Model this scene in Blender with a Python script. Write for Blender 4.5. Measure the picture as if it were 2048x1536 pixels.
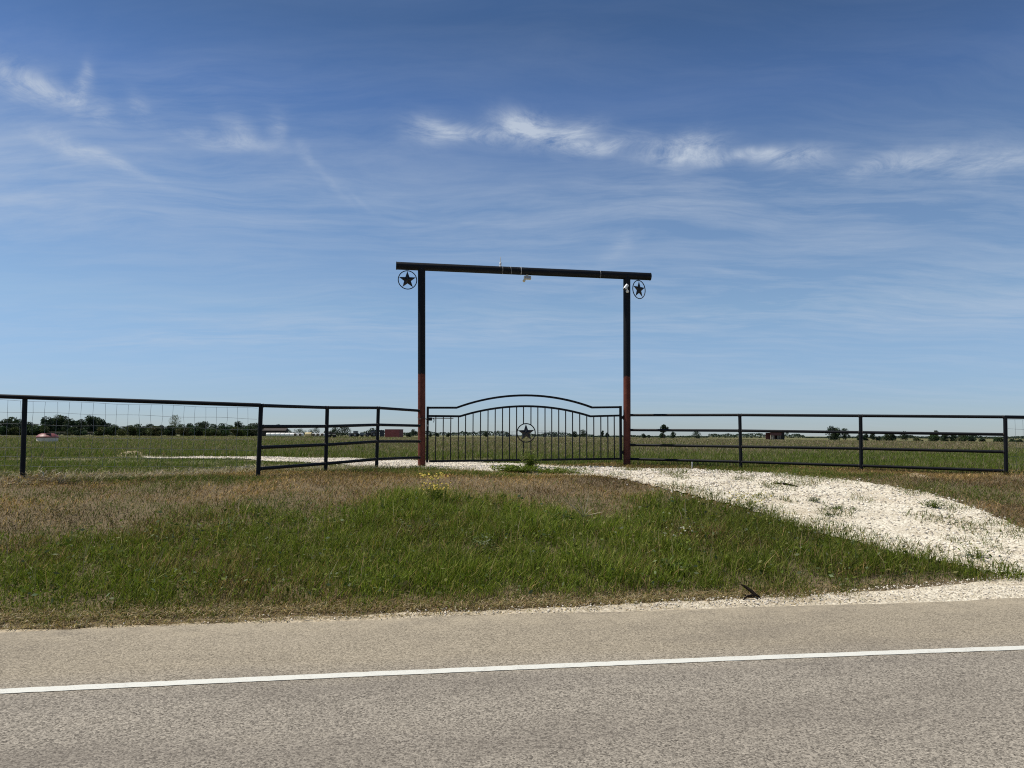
import bpy, math, random
import numpy as np
from mathutils import Vector, Matrix

for o in list(bpy.data.objects):
    bpy.data.objects.remove(o)
scene = bpy.context.scene
COL = scene.collection

# ------------------------------------------------------------------ camera
cam_data = bpy.data.cameras.new('camera')
cam = bpy.data.objects.new('camera', cam_data)
COL.objects.link(cam)
cam_data.sensor_width = 36.0
cam_data.lens = 36.0 * 1535.0 / 2048.0
cam_data.clip_start = 0.1
cam_data.clip_end = 20000.0
PITCH, ROLL = math.atan(102.5 / 1535.0), math.radians(0.2)
fw = Vector((0, math.cos(PITCH), math.sin(PITCH)))
rt = Vector((1, 0, 0)); up = rt.cross(fw)
rt2 = rt * math.cos(ROLL) + up * math.sin(ROLL)
up2 = up * math.cos(ROLL) - rt * math.sin(ROLL)
m3 = Matrix((rt2, up2, -fw)).transposed()
cam.matrix_world = Matrix.Translation((0, 0, 1.6)) @ m3.to_4x4()
scene.camera = cam

# ------------------------------------------------------------------ world, sun, exposure
SUN_AZ = math.radians(-84)      # measured clockwise from straight ahead: to the left, a little ahead
SUN_EL = math.radians(60)
scene.view_settings.view_transform = 'Standard'
scene.view_settings.look = 'None'
scene.view_settings.exposure = 0.0
scene.view_settings.gamma = 1.0
scene.view_settings.use_curve_mapping = False

world = bpy.data.worlds.new('World')
scene.world = world
world.use_nodes = True
scene.cycles.max_bounces = 6
scene.cycles.filter_width = 1.1
scene.cycles.use_denoising = False
scene.cycles.diffuse_bounces = 3
scene.cycles.glossy_bounces = 2
scene.cycles.transmission_bounces = 3

class NT:
    """small helper around a node tree"""
    def __init__(s, tree):
        s.t = tree
        for n in list(tree.nodes): tree.nodes.remove(n)
    def n(s, typ, ins=None, **kw):
        nd = s.t.nodes.new(typ)
        for k, v in kw.items(): setattr(nd, k, v)
        for k, v in (ins or {}).items():
            sk = nd.inputs[k]
            if hasattr(v, 'bl_idname') or isinstance(v, bpy.types.NodeSocket): s.t.links.new(v, sk)
            else: sk.default_value = v
        return nd
    def m(s, op, a, b=None, c=None, clamp=False):
        nd = s.t.nodes.new('ShaderNodeMath'); nd.operation = op; nd.use_clamp = clamp
        for i, v in enumerate((a, b, c)):
            if v is None: continue
            if isinstance(v, bpy.types.NodeSocket): s.t.links.new(v, nd.inputs[i])
            else: nd.inputs[i].default_value = v
        return nd.outputs[0]
    def mix(s, f, a, b, mode='MIX'):
        nd = s.t.nodes.new('ShaderNodeMix'); nd.data_type = 'RGBA'; nd.blend_type = mode
        for i, v in ((0, f), (6, a), (7, b)):
            if isinstance(v, bpy.types.NodeSocket): s.t.links.new(v, nd.inputs[i])
            elif i == 0: nd.inputs[0].default_value = v
            else: nd.inputs[i].default_value = (*v, 1.0) if len(v) == 3 else v
        return nd.outputs[2]
    def ramp(s, f, stops, interp='LINEAR'):
        nd = s.t.nodes.new('ShaderNodeValToRGB'); nd.color_ramp.interpolation = interp
        el = nd.color_ramp.elements
        while len(el) < len(stops): el.new(0.5)
        for e, (p, c) in zip(el, stops):
            e.position = p; e.color = (c, c, c, 1) if isinstance(c, (int, float)) else (*c, 1)
        s.t.links.new(f, nd.inputs[0])
        return nd.outputs[0]
    def noise(s, vec, scale, detail=4.0, rough=0.55, dist=0.0, dim='3D'):
        nd = s.n('ShaderNodeTexNoise', {'Scale': scale, 'Detail': detail, 'Roughness': rough, 'Distortion': dist}, noise_dimensions=dim)
        s.t.links.new(vec, nd.inputs['Vector'])
        return nd.outputs[0]
    def vmap(s, vec, scale=(1, 1, 1), rot=(0, 0, 0), loc=(0, 0, 0)):
        nd = s.n('ShaderNodeMapping', {'Scale': scale, 'Rotation': rot, 'Location': loc})
        s.t.links.new(vec, nd.inputs['Vector'])
        return nd.outputs[0]
    def combine(s, x, y, z=0.0):
        nd = s.t.nodes.new('ShaderNodeCombineXYZ')
        for i, v in enumerate((x, y, z)):
            if isinstance(v, bpy.types.NodeSocket): s.t.links.new(v, nd.inputs[i])
            else: nd.inputs[i].default_value = v
        return nd.outputs[0]

W = NT(world.node_tree)
sky = W.n('ShaderNodeTexSky', sky_type='NISHITA', sun_disc=False)
sky.sun_elevation = SUN_EL
sky.sun_rotation = SUN_AZ
sky.altitude = 100.0
sky.air_density = 1.0
sky.dust_density = 0.15
sky.ozone_density = 2.0
geo = W.n('ShaderNodeTexCoord')
sep = W.n('ShaderNodeSeparateXYZ', {0: geo.outputs['Generated']})
dx, dy, dz = sep.outputs
az = W.m('ARCTAN2', dx, dy)
el = W.m('ARCSINE', dz)
# clear, deep blue air: the low sky stays blue, the upper sky is darker
SKYGRADE = [(0.0, (0.56, 0.70, 1.0)), (0.046, (0.60, 0.726, 1.03)), (0.16, (0.86, 0.93, 1.02)), (0.296, (0.88, 0.94, 1.02)), (0.415, (0.58, 0.72, 0.93)), (0.505, (0.45, 0.585, 0.74)), (1.0, (0.42, 0.56, 0.72))]
# thin high cirrus: streaks on a plane far above, stretched along the wind
inv = W.m('DIVIDE', 1.0, W.m('ADD', W.m('MAXIMUM', dz, 0.0), 0.10))
plane = W.combine(W.m('MULTIPLY', dx, inv), W.m('MULTIPLY', dy, inv))
warp = W.n('ShaderNodeTexNoise', {'Vector': plane, 'Scale': 0.9, 'Detail': 3.0})
warped = W.n('ShaderNodeVectorMath', {0: plane, 1: W.n('ShaderNodeVectorMath', {0: warp.outputs['Color'], 3: 0.55}, operation='SCALE').outputs[0]}, operation='ADD').outputs[0]
st1 = W.noise(W.vmap(warped, (0.7, 2.6, 1), (0, 0, math.radians(-7))), 1.7, 9.0, 0.66, 0.15)
st2 = W.noise(W.vmap(warped, (0.22, 1.0, 1), (0, 0, math.radians(-10)), (3.1, 1.7, 0)), 1.3, 3.0, 0.5)
veil = W.m('MULTIPLY', W.ramp(st1, [(0.40, 0.0), (0.72, 1.0)]), W.ramp(st2, [(0.30, 0.10), (0.62, 1.0)]))
lowfade = W.ramp(el, [(0.02, 0.25), (0.12, 1.0), (0.30, 0.95), (0.46, 0.25)])
veil = W.m('MULTIPLY', veil, lowfade)
# the brighter tufts that stand in view, each an ellipse in the sky broken up by fine wind-drawn noise
sph = W.combine(az, el, 0.0)
fine = W.noise(W.vmap(sph, (11.0, 30.0, 1), (0, 0, math.radians(14))), 1.0, 9.0, 0.70, 0.7)
curl = W.n('ShaderNodeTexNoise', {'Vector': sph, 'Scale': 11.0, 'Detail': 3.0})
cs = W.n('ShaderNodeSeparateColor', {0: curl.outputs['Color']})
waz = W.m('ADD', az, W.m('MULTIPLY', W.m('SUBTRACT', cs.outputs[0], 0.5), 0.06))
wel = W.m('ADD', el, W.m('MULTIPLY', W.m('SUBTRACT', cs.outputs[1], 0.5), 0.035))
TUFTS = [  # azimuth, elevation, half length, half height, tilt, strength
  (-0.1102, 0.385, 0.0301, 0.015, -0.14, 0.75),
  (-0.0572, 0.3797, 0.043, 0.0082, -0.14, 0.6),
  (0.0095, 0.3851, 0.0394, 0.0195, -0.07, 1.0),
  (0.0827, 0.3748, 0.0394, 0.018, 0.07, 1.05),
  (0.1256, 0.3675, 0.0322, 0.009, 0.209, 0.7),
  (0.2161, 0.3585, 0.0502, 0.0165, 0.0, 0.95),
  (0.2939, 0.3423, 0.0502, 0.0075, -0.105, 0.6),
  (0.3537, 0.3328, 0.043, 0.012, 0.0, 0.75),
  (0.4761, 0.3125, 0.0717, 0.0105, 0.052, 0.6),
  (0.5565, 0.2965, 0.0788, 0.0135, -0.07, 0.55),
  (-0.589, 0.3772, 0.0394, 0.018, -0.314, 0.55),
  (-0.5453, 0.3677, 0.0358, 0.0112, -0.209, 0.6),
  (-0.5209, 0.3835, 0.0064, 0.0225, -0.244, 0.6),
  (-0.5022, 0.3647, 0.0115, 0.015, 0.611, 0.38),
  (-0.4655, 0.3713, 0.0129, 0.015, 0.524, 0.3),
  (-0.3667, 0.3533, 0.0681, 0.009, -0.052, 0.42),
  (-0.3555, 0.3688, 0.0215, 0.012, -0.611, 0.35),
  (-0.3107, 0.3742, 0.0158, 0.0165, 0.698, 0.35),
  (-0.5333, 0.3168, 0.043, 0.0105, -0.175, 0.45),
  (-0.4924, 0.313, 0.0573, 0.006, -0.314, 0.35),
  (-0.2701, 0.3439, 0.0064, 0.0225, 0.384, 0.2),
  (-0.2414, 0.3169, 0.0315, 0.0052, -0.698, 0.17),
  (-0.1967, 0.2971, 0.0244, 0.0037, -0.489, 0.14),
  (0.1477, 0.25, 0.0287, 0.0105, 0.698, 0.25)
]
tuft = None
wsph = W.combine(waz, wel, 0.0)
for (ta, te, ha, he, tl, sg) in TUFTS:
    mp = W.n('ShaderNodeMapping', {'Vector': wsph, 'Location': (ta, te, 0), 'Rotation': (0, 0, tl), 'Scale': (ha, he, 1)}, vector_type='TEXTURE').outputs[0]
    r2_ = W.n('ShaderNodeVectorMath', {0: mp, 1: mp}, operation='DOT_PRODUCT').outputs['Value']
    tuft = W.m('MULTIPLY_ADD', W.m('POWER', 0.3679, r2_), sg, 0.0 if tuft is None else tuft)
tuft = W.m('MULTIPLY', tuft, W.ramp(fine, [(0.35, 0.05), (0.61, 1.0)]))
cover = W.m('MINIMUM', W.m('ADD', W.m('MULTIPLY', veil, 0.46), W.m('MULTIPLY', tuft, 0.95)), 0.85)
grade = W.ramp(el, SKYGRADE)
skyc = W.mix(1.0, sky.outputs[0], grade, 'MULTIPLY')
CLOUD = W.mix(cover, skyc, (5.4, 6.1, 7.1))
bg = W.n('ShaderNodeBackground', {'Color': CLOUD, 'Strength': 0.10})
W.n('ShaderNodeOutputWorld', {'Surface': bg.outputs[0]})

sun_data = bpy.data.lights.new('sun', 'SUN')
sun_data.energy = 5.0
sun_data.angle = math.radians(0.53)
sun_data.color = (1.0, 0.94, 0.83)
sun = bpy.data.objects.new('sun', sun_data)
COL.objects.link(sun)
sd = Vector((math.sin(SUN_AZ) * math.cos(SUN_EL), math.cos(SUN_AZ) * math.cos(SUN_EL), math.sin(SUN_EL)))
sun.rotation_euler = sd.to_track_quat('Z', 'Y').to_euler()
sun.location = (-30, 20, 40)

# ------------------------------------------------------------------ helpers
random.seed(11)
RNG = np.random.default_rng(5)
def tag(o, label=None, cat=None, group=None, kind=None):
    if label: o['label'] = label
    if cat: o['category'] = cat
    if group: o['group'] = group
    if kind: o['kind'] = kind
    return o
def empty(name, loc, label=None, cat=None, group=None):
    o = bpy.data.objects.new(name, None)
    o.empty_display_size = 0.2
    o.location = loc
    COL.objects.link(o)
    return tag(o, label, cat, group)
class MB:
    """collects shapes in world coordinates; build() links them as one mesh object"""
    def __init__(s): s.v = []; s.f = []; s.sm = []
    def add(s, vs, fs, smooth=False):
        b = len(s.v); s.v += [tuple(p) for p in vs]
        s.f += [tuple(b + i for i in f) for f in fs]; s.sm += [smooth] * len(fs)
        return s
    def tube(s, pts, r, seg=12, cap=True):
        pts = [Vector(p) for p in pts]
        rs = r if isinstance(r, (list, tuple)) else [r] * len(pts)
        vs, fs = [], []
        ref = None
        for i, p in enumerate(pts):
            if i == 0: d = pts[1] - p
            elif i == len(pts) - 1: d = p - pts[i - 1]
            else: d = (pts[i + 1] - p).normalized() + (p - pts[i - 1]).normalized()
            d.normalize()
            if ref is None: ref = Vector((0, 0, 1)) if abs(d.z) < 0.9 else Vector((1, 0, 0))
            a = d.cross(ref).normalized(); b = a.cross(d).normalized()
            ref = b
            for k in range(seg):
                t = 2 * math.pi * k / seg
                vs.append(p + (a * math.cos(t) + b * math.sin(t)) * rs[i])
        for i in range(len(pts) - 1):
            for k in range(seg):
                k2 = (k + 1) % seg
                fs.append((i * seg + k, i * seg + k2, (i + 1) * seg + k2, (i + 1) * seg + k))
        s.add(vs, fs, True)
        if cap:
            s.add(vs[:seg], [tuple(range(seg))]); s.add(vs[-seg:], [tuple(range(seg))[::-1]])
        return s
    def bar(s, pts, w, d, side):
        """square tube along pts; side = horizontal normal of its broad face"""
        pts = [Vector(p) for p in pts]; side = Vector(side).normalized()
        vs, fs = [], []
        for i, p in enumerate(pts):
            if i == 0: t = (pts[1] - p).normalized(); k = 1.0
            elif i == len(pts) - 1: t = (p - pts[i - 1]).normalized(); k = 1.0
            else:
                t1 = (p - pts[i - 1]).normalized(); t2 = (pts[i + 1] - p).normalized()
                t = (t1 + t2).normalized(); k = 1.0 / max(0.5, t.dot(t1))
            n = t.cross(side).normalized() * (w / 2 * k); e = side * (d / 2)
            vs += [p + n + e, p - n + e, p - n - e, p + n - e]
        for i in range(len(pts) - 1):
            b = 4 * i
            for k in range(4):
                k2 = (k + 1) % 4
                fs.append((b + k, b + k2, b + 4 + k2, b + 4 + k))
        fs += [(3, 2, 1, 0), tuple(len(vs) - 4 + i for i in range(4))]
        return s.add(vs, fs)
    def box(s, c, size, rz=0.0):
        c = Vector(c); hx, hy, hz = (q / 2 for q in size)
        R = Matrix.Rotation(rz, 3, 'Z')
        vs = [c + R @ Vector((sx * hx, sy * hy, sz * hz)) for sz in (-1, 1) for sx, sy in ((-1, -1), (1, -1), (1, 1), (-1, 1))]
        return s.add(vs, [(3, 2, 1, 0), (4, 5, 6, 7), (0, 1, 5, 4), (1, 2, 6, 5), (2, 3, 7, 6), (3, 0, 4, 7)])
    def lathe(s, c, prof, seg=24, axis=None):
        c = Vector(c); vs, fs = [], []
        M = Matrix.Identity(3) if axis is None else Vector((0, 0, 1)).rotation_difference(Vector(axis)).to_matrix()
        for r, z in prof:
            for k in range(seg):
                t = 2 * math.pi * k / seg
                vs.append(c + M @ Vector((r * math.cos(t), r * math.sin(t), z)))
        for i in range(len(prof) - 1):
            for k in range(seg):
                k2 = (k + 1) % seg
                fs.append((i * seg + k, i * seg + k2, (i + 1) * seg + k2, (i + 1) * seg + k))
        s.add(vs, fs, True)
        n = len(prof) - 1
        return s.add(vs[:seg], [tuple(range(seg))[::-1]]).add(vs[n * seg:], [tuple(range(seg))])
    def torus(s, c, R, r, n, seg=40, sub=8, sx=1.0):
        c = Vector(c); n = Vector(n).normalized()
        a = Vector((0, 0, 1)).cross(n).normalized(); b = n.cross(a)
        vs, fs = [], []
        for i in range(seg):
            t = 2 * math.pi * i / seg
            d = a * math.cos(t) * sx + b * math.sin(t); p = c + d * R
            for k in range(sub):
                q = 2 * math.pi * k / sub
                vs.append(p + (d * math.cos(q) + n * math.sin(q)) * r)
        for i in range(seg):
            for k in range(sub):
                i2, k2 = (i + 1) % seg, (k + 1) % sub
                fs.append((i * sub + k, i * sub + k2, i2 * sub + k2, i2 * sub + k))
        return s.add(vs, fs, True)
    def star(s, c, R, n, depth, rot=0.0):
        """raised five-point star, ridged front and back"""
        c = Vector(c); n = Vector(n).normalized()
        a = Vector((0, 0, 1)).cross(n).normalized(); b = n.cross(a)
        ring = []
        for i in range(10):
            t = math.pi / 2 + i * math.pi / 5 + rot
            q = R if i % 2 == 0 else R * 0.40
            ring.append(c + (a * math.cos(t) + b * math.sin(t)) * q)
        vs = ring + [c + n * depth, c - n * depth * 0.3]
        fs = [(i, (i + 1) % 10, 10) for i in range(10)] + [((i + 1) % 10, i, 11) for i in range(10)]
        return s.add(vs, fs)
    def build(s, name, mat, parent=None, label=None):
        me = bpy.data.meshes.new(name)
        org = Vector((0, 0, 0))
        if parent is not None:
            org = Vector(parent.location) if parent.parent is None else Vector(parent.location) + Vector(parent.parent.location)
        me.from_pydata([tuple(Vector(p) - org) for p in s.v], [], s.f)
        me.polygons.foreach_set('use_smooth', s.sm)
        me.materials.append(mat); me.update()
        o = bpy.data.objects.new(name, me); COL.objects.link(o)
        if parent is not None: o.parent = parent
        if label: o['label'] = label
        return o
def place_origin(o):
    """move a single-mesh thing's origin to the middle of its base"""
    me = o.data; n = len(me.vertices); co = np.empty(n * 3); me.vertices.foreach_get('co', co); co = co.reshape(-1, 3)
    c = np.array([(co[:, 0].min() + co[:, 0].max()) / 2, (co[:, 1].min() + co[:, 1].max()) / 2, co[:, 2].min()])
    me.vertices.foreach_set('co', (co - c).ravel()); o.location = c; me.update()
    return o
def fast_mesh(name, V, T, mat, colors=None, smooth=False):
    """triangle mesh from numpy arrays, optional colour per vertex"""
    me = bpy.data.meshes.new(name)
    nv, nt = len(V), len(T)
    me.vertices.add(nv); me.loops.add(nt * 3); me.polygons.add(nt)
    me.vertices.foreach_set('co', V.astype(np.float32).ravel())
    me.loops.foreach_set('vertex_index', T.astype(np.int32).ravel())
    me.polygons.foreach_set('loop_start', np.arange(0, nt * 3, 3, dtype=np.int32))
    me.polygons.foreach_set('use_smooth', np.full(nt, smooth))
    if colors is not None:
        at = me.attributes.new('tint', 'FLOAT_COLOR', 'POINT')
        c4 = np.ones((nv, 4), np.float32); c4[:, :3] = colors
        at.data.foreach_set('color', c4.ravel())
    me.materials.append(mat); me.update(calc_edges=True); me.validate()
    o = bpy.data.objects.new(name, me); COL.objects.link(o)
    return o
def inside(poly, x, y):
    r = np.zeros(x.shape, bool); n = len(poly)
    for i in range(n):
        x1, y1 = poly[i]; x2, y2 = poly[(i + 1) % n]
        c = ((y1 > y) != (y2 > y))
        r ^= c & (x < (x2 - x1) * (y - y1) / ((y2 - y1) if y2 != y1 else 1e-9) + x1)
    return r
_NT = np.random.default_rng(3).random((256, 256))
def vnoise(x, y):
    xi, yi = np.floor(x).astype(int), np.floor(y).astype(int)
    fx, fy = x - xi, y - yi; fx = fx * fx * (3 - 2 * fx); fy = fy * fy * (3 - 2 * fy)
    g = lambda a, b: _NT[a & 255, b & 255]
    return (g(xi, yi) * (1 - fx) + g(xi + 1, yi) * fx) * (1 - fy) + (g(xi, yi + 1) * (1 - fx) + g(xi + 1, yi + 1) * fx) * fy
def fbm(x, y, s=1.0, o=4):
    r = 0; a = 0.5; t = 0
    for i in range(o):
        r = r + a * vnoise(x * s + 17.3 * i, y * s + 9.1 * i); t += a; a *= 0.5; s *= 2.03
    return r / t

# ------------------------------------------------------------------ the lie of the land
A_ROAD = math.radians(8.6)
CA, SA = math.cos(A_ROAD), math.sin(A_ROAD)
def to_uv(x, y):
    return x * CA + y * SA, -x * SA + y * CA
def to_xy(u, v):
    return u * CA - v * SA, u * SA + v * CA
def sstep(t):
    t = np.clip(t, 0.0, 1.0); return t * t * (3 - 2 * t)
def terrain(x, y):
    """height of the land: flat road, a verge that climbs to the fence line, a level field beyond"""
    x = np.asarray(x, float); y = np.asarray(y, float)
    u, v = to_uv(x, y)
    t = np.clip((v - 6.9) / 6.2, 0, 1)
    z = -0.03 + 0.03 * sstep((v - 6.85) / 0.25) + 0.85 * (0.55 * t + 0.45 * sstep(t))
    z = z + 0.05 * sstep((v - 12.5) / 3.0) * sstep((-1.5 - u) / 4.0)
    w = sstep((v - 7.6) / 1.5)
    z = z + w * (0.025 * np.sin(1.3 * u + 0.7 * v) * np.sin(0.9 * v - 0.4 * u) + 0.012 * np.sin(2.9 * u - 1.1 * v + 1.0))
    far = sstep((v - 22) / 40.0)
    z = z - far * 0.85 * sstep((u - 65) / 75.0)
    z = z - 0.9 * sstep((-6.0 - v) / 6.0) * 0.4
    return z

def tz(x, y): return float(terrain(x, y))

# ------------------------------------------------------------------ materials
def material(name):
    m = bpy.data.materials.new(name); m.use_nodes = True
    return m, NT(m.node_tree)
def finish(N, color, rough=0.6, bump=None, bdist=0.01, bstr=0.5, metal=0.0, spec=0.5):
    b = N.n('ShaderNodeBsdfPrincipled', {'Metallic': metal})
    if isinstance(color, bpy.types.NodeSocket): N.t.links.new(color, b.inputs['Base Color'])
    else: b.inputs['Base Color'].default_value = (*color, 1)
    if isinstance(rough, bpy.types.NodeSocket): N.t.links.new(rough, b.inputs['Roughness'])
    else: b.inputs['Roughness'].default_value = rough
    b.inputs['Specular IOR Level'].default_value = spec
    if bump is not None:
        bn = N.n('ShaderNodeBump', {'Height': bump, 'Distance': bdist, 'Strength': bstr})
        N.t.links.new(bn.outputs[0], b.inputs['Normal'])
    N.n('ShaderNodeOutputMaterial', {'Surface': b.outputs[0]})
    return b
def paint(name, col, col2, rough=0.5, scale=6.0, lo=0.45, hi=0.7, metal=0.0, spec=0.5):
    """paint or plastic with patchy wear"""
    m, N = material(name)
    p = N.n('ShaderNodeTexCoord').outputs['Object']
    n1 = N.noise(p, scale, 6.0, 0.65)
    c = N.mix(N.ramp(n1, [(lo, 0.0), (hi, 1.0)]), col, col2)
    r = N.m('ADD', N.m('MULTIPLY', N.noise(p, scale * 3, 3.0), 0.3), rough - 0.15)
    finish(N, c, r, N.noise(p, scale * 9, 3.0), 0.002, 0.3, metal, spec)
    return m
M_BLACK = paint('black_paint', (0.004, 0.005, 0.007), (0.014, 0.015, 0.018), 0.55, 3.0, 0.55, 0.85, spec=0.22)
M_RAIL = paint('black_pipe_paint', (0.004, 0.005, 0.007), (0.013, 0.014, 0.017), 0.55, 2.5, 0.55, 0.85, spec=0.22)
M_STAR = paint('star_paint', (0.010, 0.009, 0.010), (0.04, 0.03, 0.022), 0.5, 8.0, 0.5, 0.8)
M_WHITE = paint('white_plastic', (0.78, 0.78, 0.76), (0.62, 0.61, 0.57), 0.4, 20.0)
M_CREAM = paint('cream_plastic', (0.62, 0.57, 0.42), (0.48, 0.43, 0.30), 0.5, 20.0)
M_GLASSY = paint('dark_lens', (0.01, 0.01, 0.012), (0.02, 0.02, 0.02), 0.2, 20.0)
M_STEEL = paint('galvanised_steel', (0.34, 0.35, 0.35), (0.22, 0.21, 0.20), 0.45, 12.0, metal=0.6)
M_WIRE = paint('wire_steel', (0.16, 0.18, 0.20), (0.10, 0.10, 0.10), 0.55, 12.0, metal=0.3)
M_CHAIN = paint('rusty_chain', (0.10, 0.085, 0.07), (0.05, 0.03, 0.02), 0.6, 30.0, metal=0.4)
M_BAND = paint('band_metal', (0.5, 0.5, 0.48), (0.3, 0.29, 0.27), 0.5, 30.0)
# gate posts: black over red oxide primer, the coat ends raggedly about three metres up
def post_paint():
    m, N = material('post_paint')
    p = N.n('ShaderNodeNewGeometry').outputs['Position']
    z = N.n('ShaderNodeSeparateXYZ', {0: p}).outputs[2]
    edge = N.m('ADD', z, N.m('MULTIPLY', N.m('SUBTRACT', N.noise(N.vmap(p, (1, 1, 0.35)), 22.0, 5.0, 0.7), 0.5), 0.22))
    upper = N.ramp(N.m('SUBTRACT', edge, 2.55), [(0.455, 0.0), (0.475, 1.0)])
    red = N.mix(N.ramp(N.noise(p, 5.0, 6.0, 0.7), [(0.4, 0.0), (0.75, 1.0)]), (0.098, 0.023, 0.013), (0.16, 0.05, 0.03))
    blk = N.mix(N.ramp(N.noise(p, 4.0, 6.0, 0.7), [(0.55, 0.0), (0.8, 1.0)]), (0.004, 0.005, 0.007), (0.018, 0.019, 0.021))
    streak = N.noise(N.vmap(p, (22, 22, 0.9)), 1.0, 5.0, 0.65)
    red = N.mix(N.ramp(streak, [(0.55, 0.0), (0.72, 0.8)]), red, (0.055, 0.018, 0.012))
    blk = N.mix(N.ramp(streak, [(0.60, 0.0), (0.78, 0.55)]), blk, (0.05, 0.033, 0.025))
    finish(N, N.mix(upper, red, blk), 0.6, N.noise(p, 40.0, 3.0), 0.002, 0.3, spec=0.22)
    return m
M_POST = post_paint()
def leafy(name, trans=0.35):
    """blades and leaves: colour from the tint attribute, light passes through"""
    m, N = material(name)
    at = N.n('ShaderNodeAttribute', attribute_name='tint').outputs['Color']
    d = N.n('ShaderNodeBsdfPrincipled', {'Base Color': at, 'Roughness': 0.55})
    d.inputs['Specular IOR Level'].default_value = 0.08
    t = N.n('ShaderNodeBsdfTranslucent', {'Color': N.mix(1.0, at, (0.9, 1.0, 0.55), 'MULTIPLY')})
    mx = N.n('ShaderNodeMixShader', {0: trans, 1: d.outputs[0], 2: t.outputs[0]})
    N.n('ShaderNodeOutputMaterial', {'Surface': mx.outputs[0]})
    return m
M_BLADE = leafy('grass_blade')
M_LEAF = leafy('tree_leaf', 0.22)
M_BARK = paint('bark', (0.09, 0.07, 0.05), (0.05, 0.04, 0.03), 0.9, 4.0)
def ground_material():
    m, N = material('soil')
    p = N.n('ShaderNodeNewGeometry').outputs['Position']
    uv = N.vmap(p, (1, 1, 1), (0, 0, -A_ROAD))
    v = N.n('ShaderNodeSeparateXYZ', {0: uv}).outputs[1]
    big = N.noise(N.vmap(uv, (0.25, 1.0, 1)), 0.35, 5.0, 0.6)
    fine = N.noise(p, 9.0, 6.0, 0.7)
    soil = N.mix(fine, (0.13, 0.095, 0.06), (0.25, 0.19, 0.12))
    # beyond the fence: sward with long bands of green and seeded, straw-coloured grass
    band = N.noise(N.vmap(uv, (0.012, 0.16, 1)), 1.0, 5.0, 0.65)
    mid = N.noise(N.vmap(uv, (0.10, 0.55, 1)), 1.0, 6.0, 0.7)
    sw = N.mix(N.ramp(band, [(0.40, 0.0), (0.62, 1.0)]), (0.110, 0.118, 0.040), (0.20, 0.17, 0.10))
    sw = N.mix(N.m('MULTIPLY', mid, 0.5), sw, (0.075, 0.088, 0.030))
    c = N.mix(N.ramp(N.m('DIVIDE', v, 40.0), [(0.33, 0.0), (0.5, 1.0)]), N.mix(N.m('MULTIPLY', big, 0.5), soil, (0.09, 0.085, 0.045)), sw)
    finish(N, c, 0.95, fine, 0.03, 0.6, spec=0.1)
    return m
def asphalt_material():
    m, N = material('chip_seal')
    p = N.n('ShaderNodeNewGeometry').outputs['Position']
    uv = N.vmap(p, (1, 1, 1), (0, 0, -A_ROAD))
    s = N.n('ShaderNodeSeparateXYZ', {0: uv}); u, v = s.outputs[0], s.outputs[1]
    vor = N.n('ShaderNodeTexVoronoi', {'Vector': p, 'Scale': 98.0, 'Randomness': 1.0})
    chip = N.n('ShaderNodeSeparateColor', {0: vor.outputs['Color']}).outputs[0]
    vor2 = N.n('ShaderNodeTexVoronoi', {'Vector': p, 'Scale': 150.0, 'Randomness': 1.0})
    chip2 = N.n('ShaderNodeSeparateColor', {0: vor2.outputs['Color']}).outputs[1]
    grit = N.noise(p, 130.0, 3.0, 0.7)
    wv = N.m('ADD', v, N.m('MULTIPLY', N.m('SUBTRACT', N.noise(uv, 1.3, 4.0), 0.5), 0.30))
    lane = N.ramp(N.m('DIVIDE', wv, 10.0), [(0.515, 1.0), (0.57, 0.0)])
    wear = N.noise(N.vmap(uv, (0.35, 1.6, 1)), 1.0, 5.0, 0.6)
    blot = N.noise(N.vmap(uv, (0.5, 1.2, 1)), 0.9, 6.0, 0.65)
    tracks = N.ramp(N.m('DIVIDE', wv, 10.0), [(0.36, 0.0), (0.415, 0.85), (0.45, 0.2), (0.48, 0.15), (0.512, 0.75), (0.53, 0.0)])
    t = N.m('ADD', N.m('MULTIPLY', chip, 0.66), N.m('MULTIPLY', chip2, 0.34))
    lanec = N.mix(t, (0.040, 0.034, 0.027), (0.485, 0.435, 0.355))
    shouc = N.mix(t, (0.105, 0.088, 0.063), (0.475, 0.412, 0.308))
    c = N.mix(lane, shouc, lanec)
    c = N.mix(N.m('MULTIPLY', N.m('MULTIPLY', tracks, lane), N.m('MULTIPLY', wear, 0.62)), c, (0.125, 0.108, 0.092))
    c = N.mix(N.ramp(grit, [(0.30, 0.6), (0.44, 0.0)]), c, (0.045, 0.038, 0.031))
    c = N.mix(N.m('MULTIPLY', N.ramp(blot, [(0.34, 1.0), (0.52, 0.0)]), 0.30), c, (0.13, 0.112, 0.092))
    c = N.mix(N.m('MULTIPLY', N.ramp(blot, [(0.55, 0.0), (0.75, 1.0)]), 0.22), c, (0.42, 0.365, 0.28))
    # pale dust and fines thrown on the outer shoulder
    dust = N.m('MULTIPLY', N.ramp(N.m('DIVIDE', wv, 10.0), [(0.63, 0.0), (0.70, 1.0)]), N.ramp(N.noise(p, 3.0, 5.0, 0.7), [(0.40, 0.0), (0.62, 0.6)]))
    c = N.mix(dust, c, (0.46, 0.395, 0.285))
    hgt = N.m('ADD', N.m('MULTIPLY', vor.outputs['Distance'], -1.0), N.m('MULTIPLY', grit, 0.4))
    finish(N, c, 0.85, hgt, 0.003, 0.4, spec=0.15)
    return m
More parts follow.
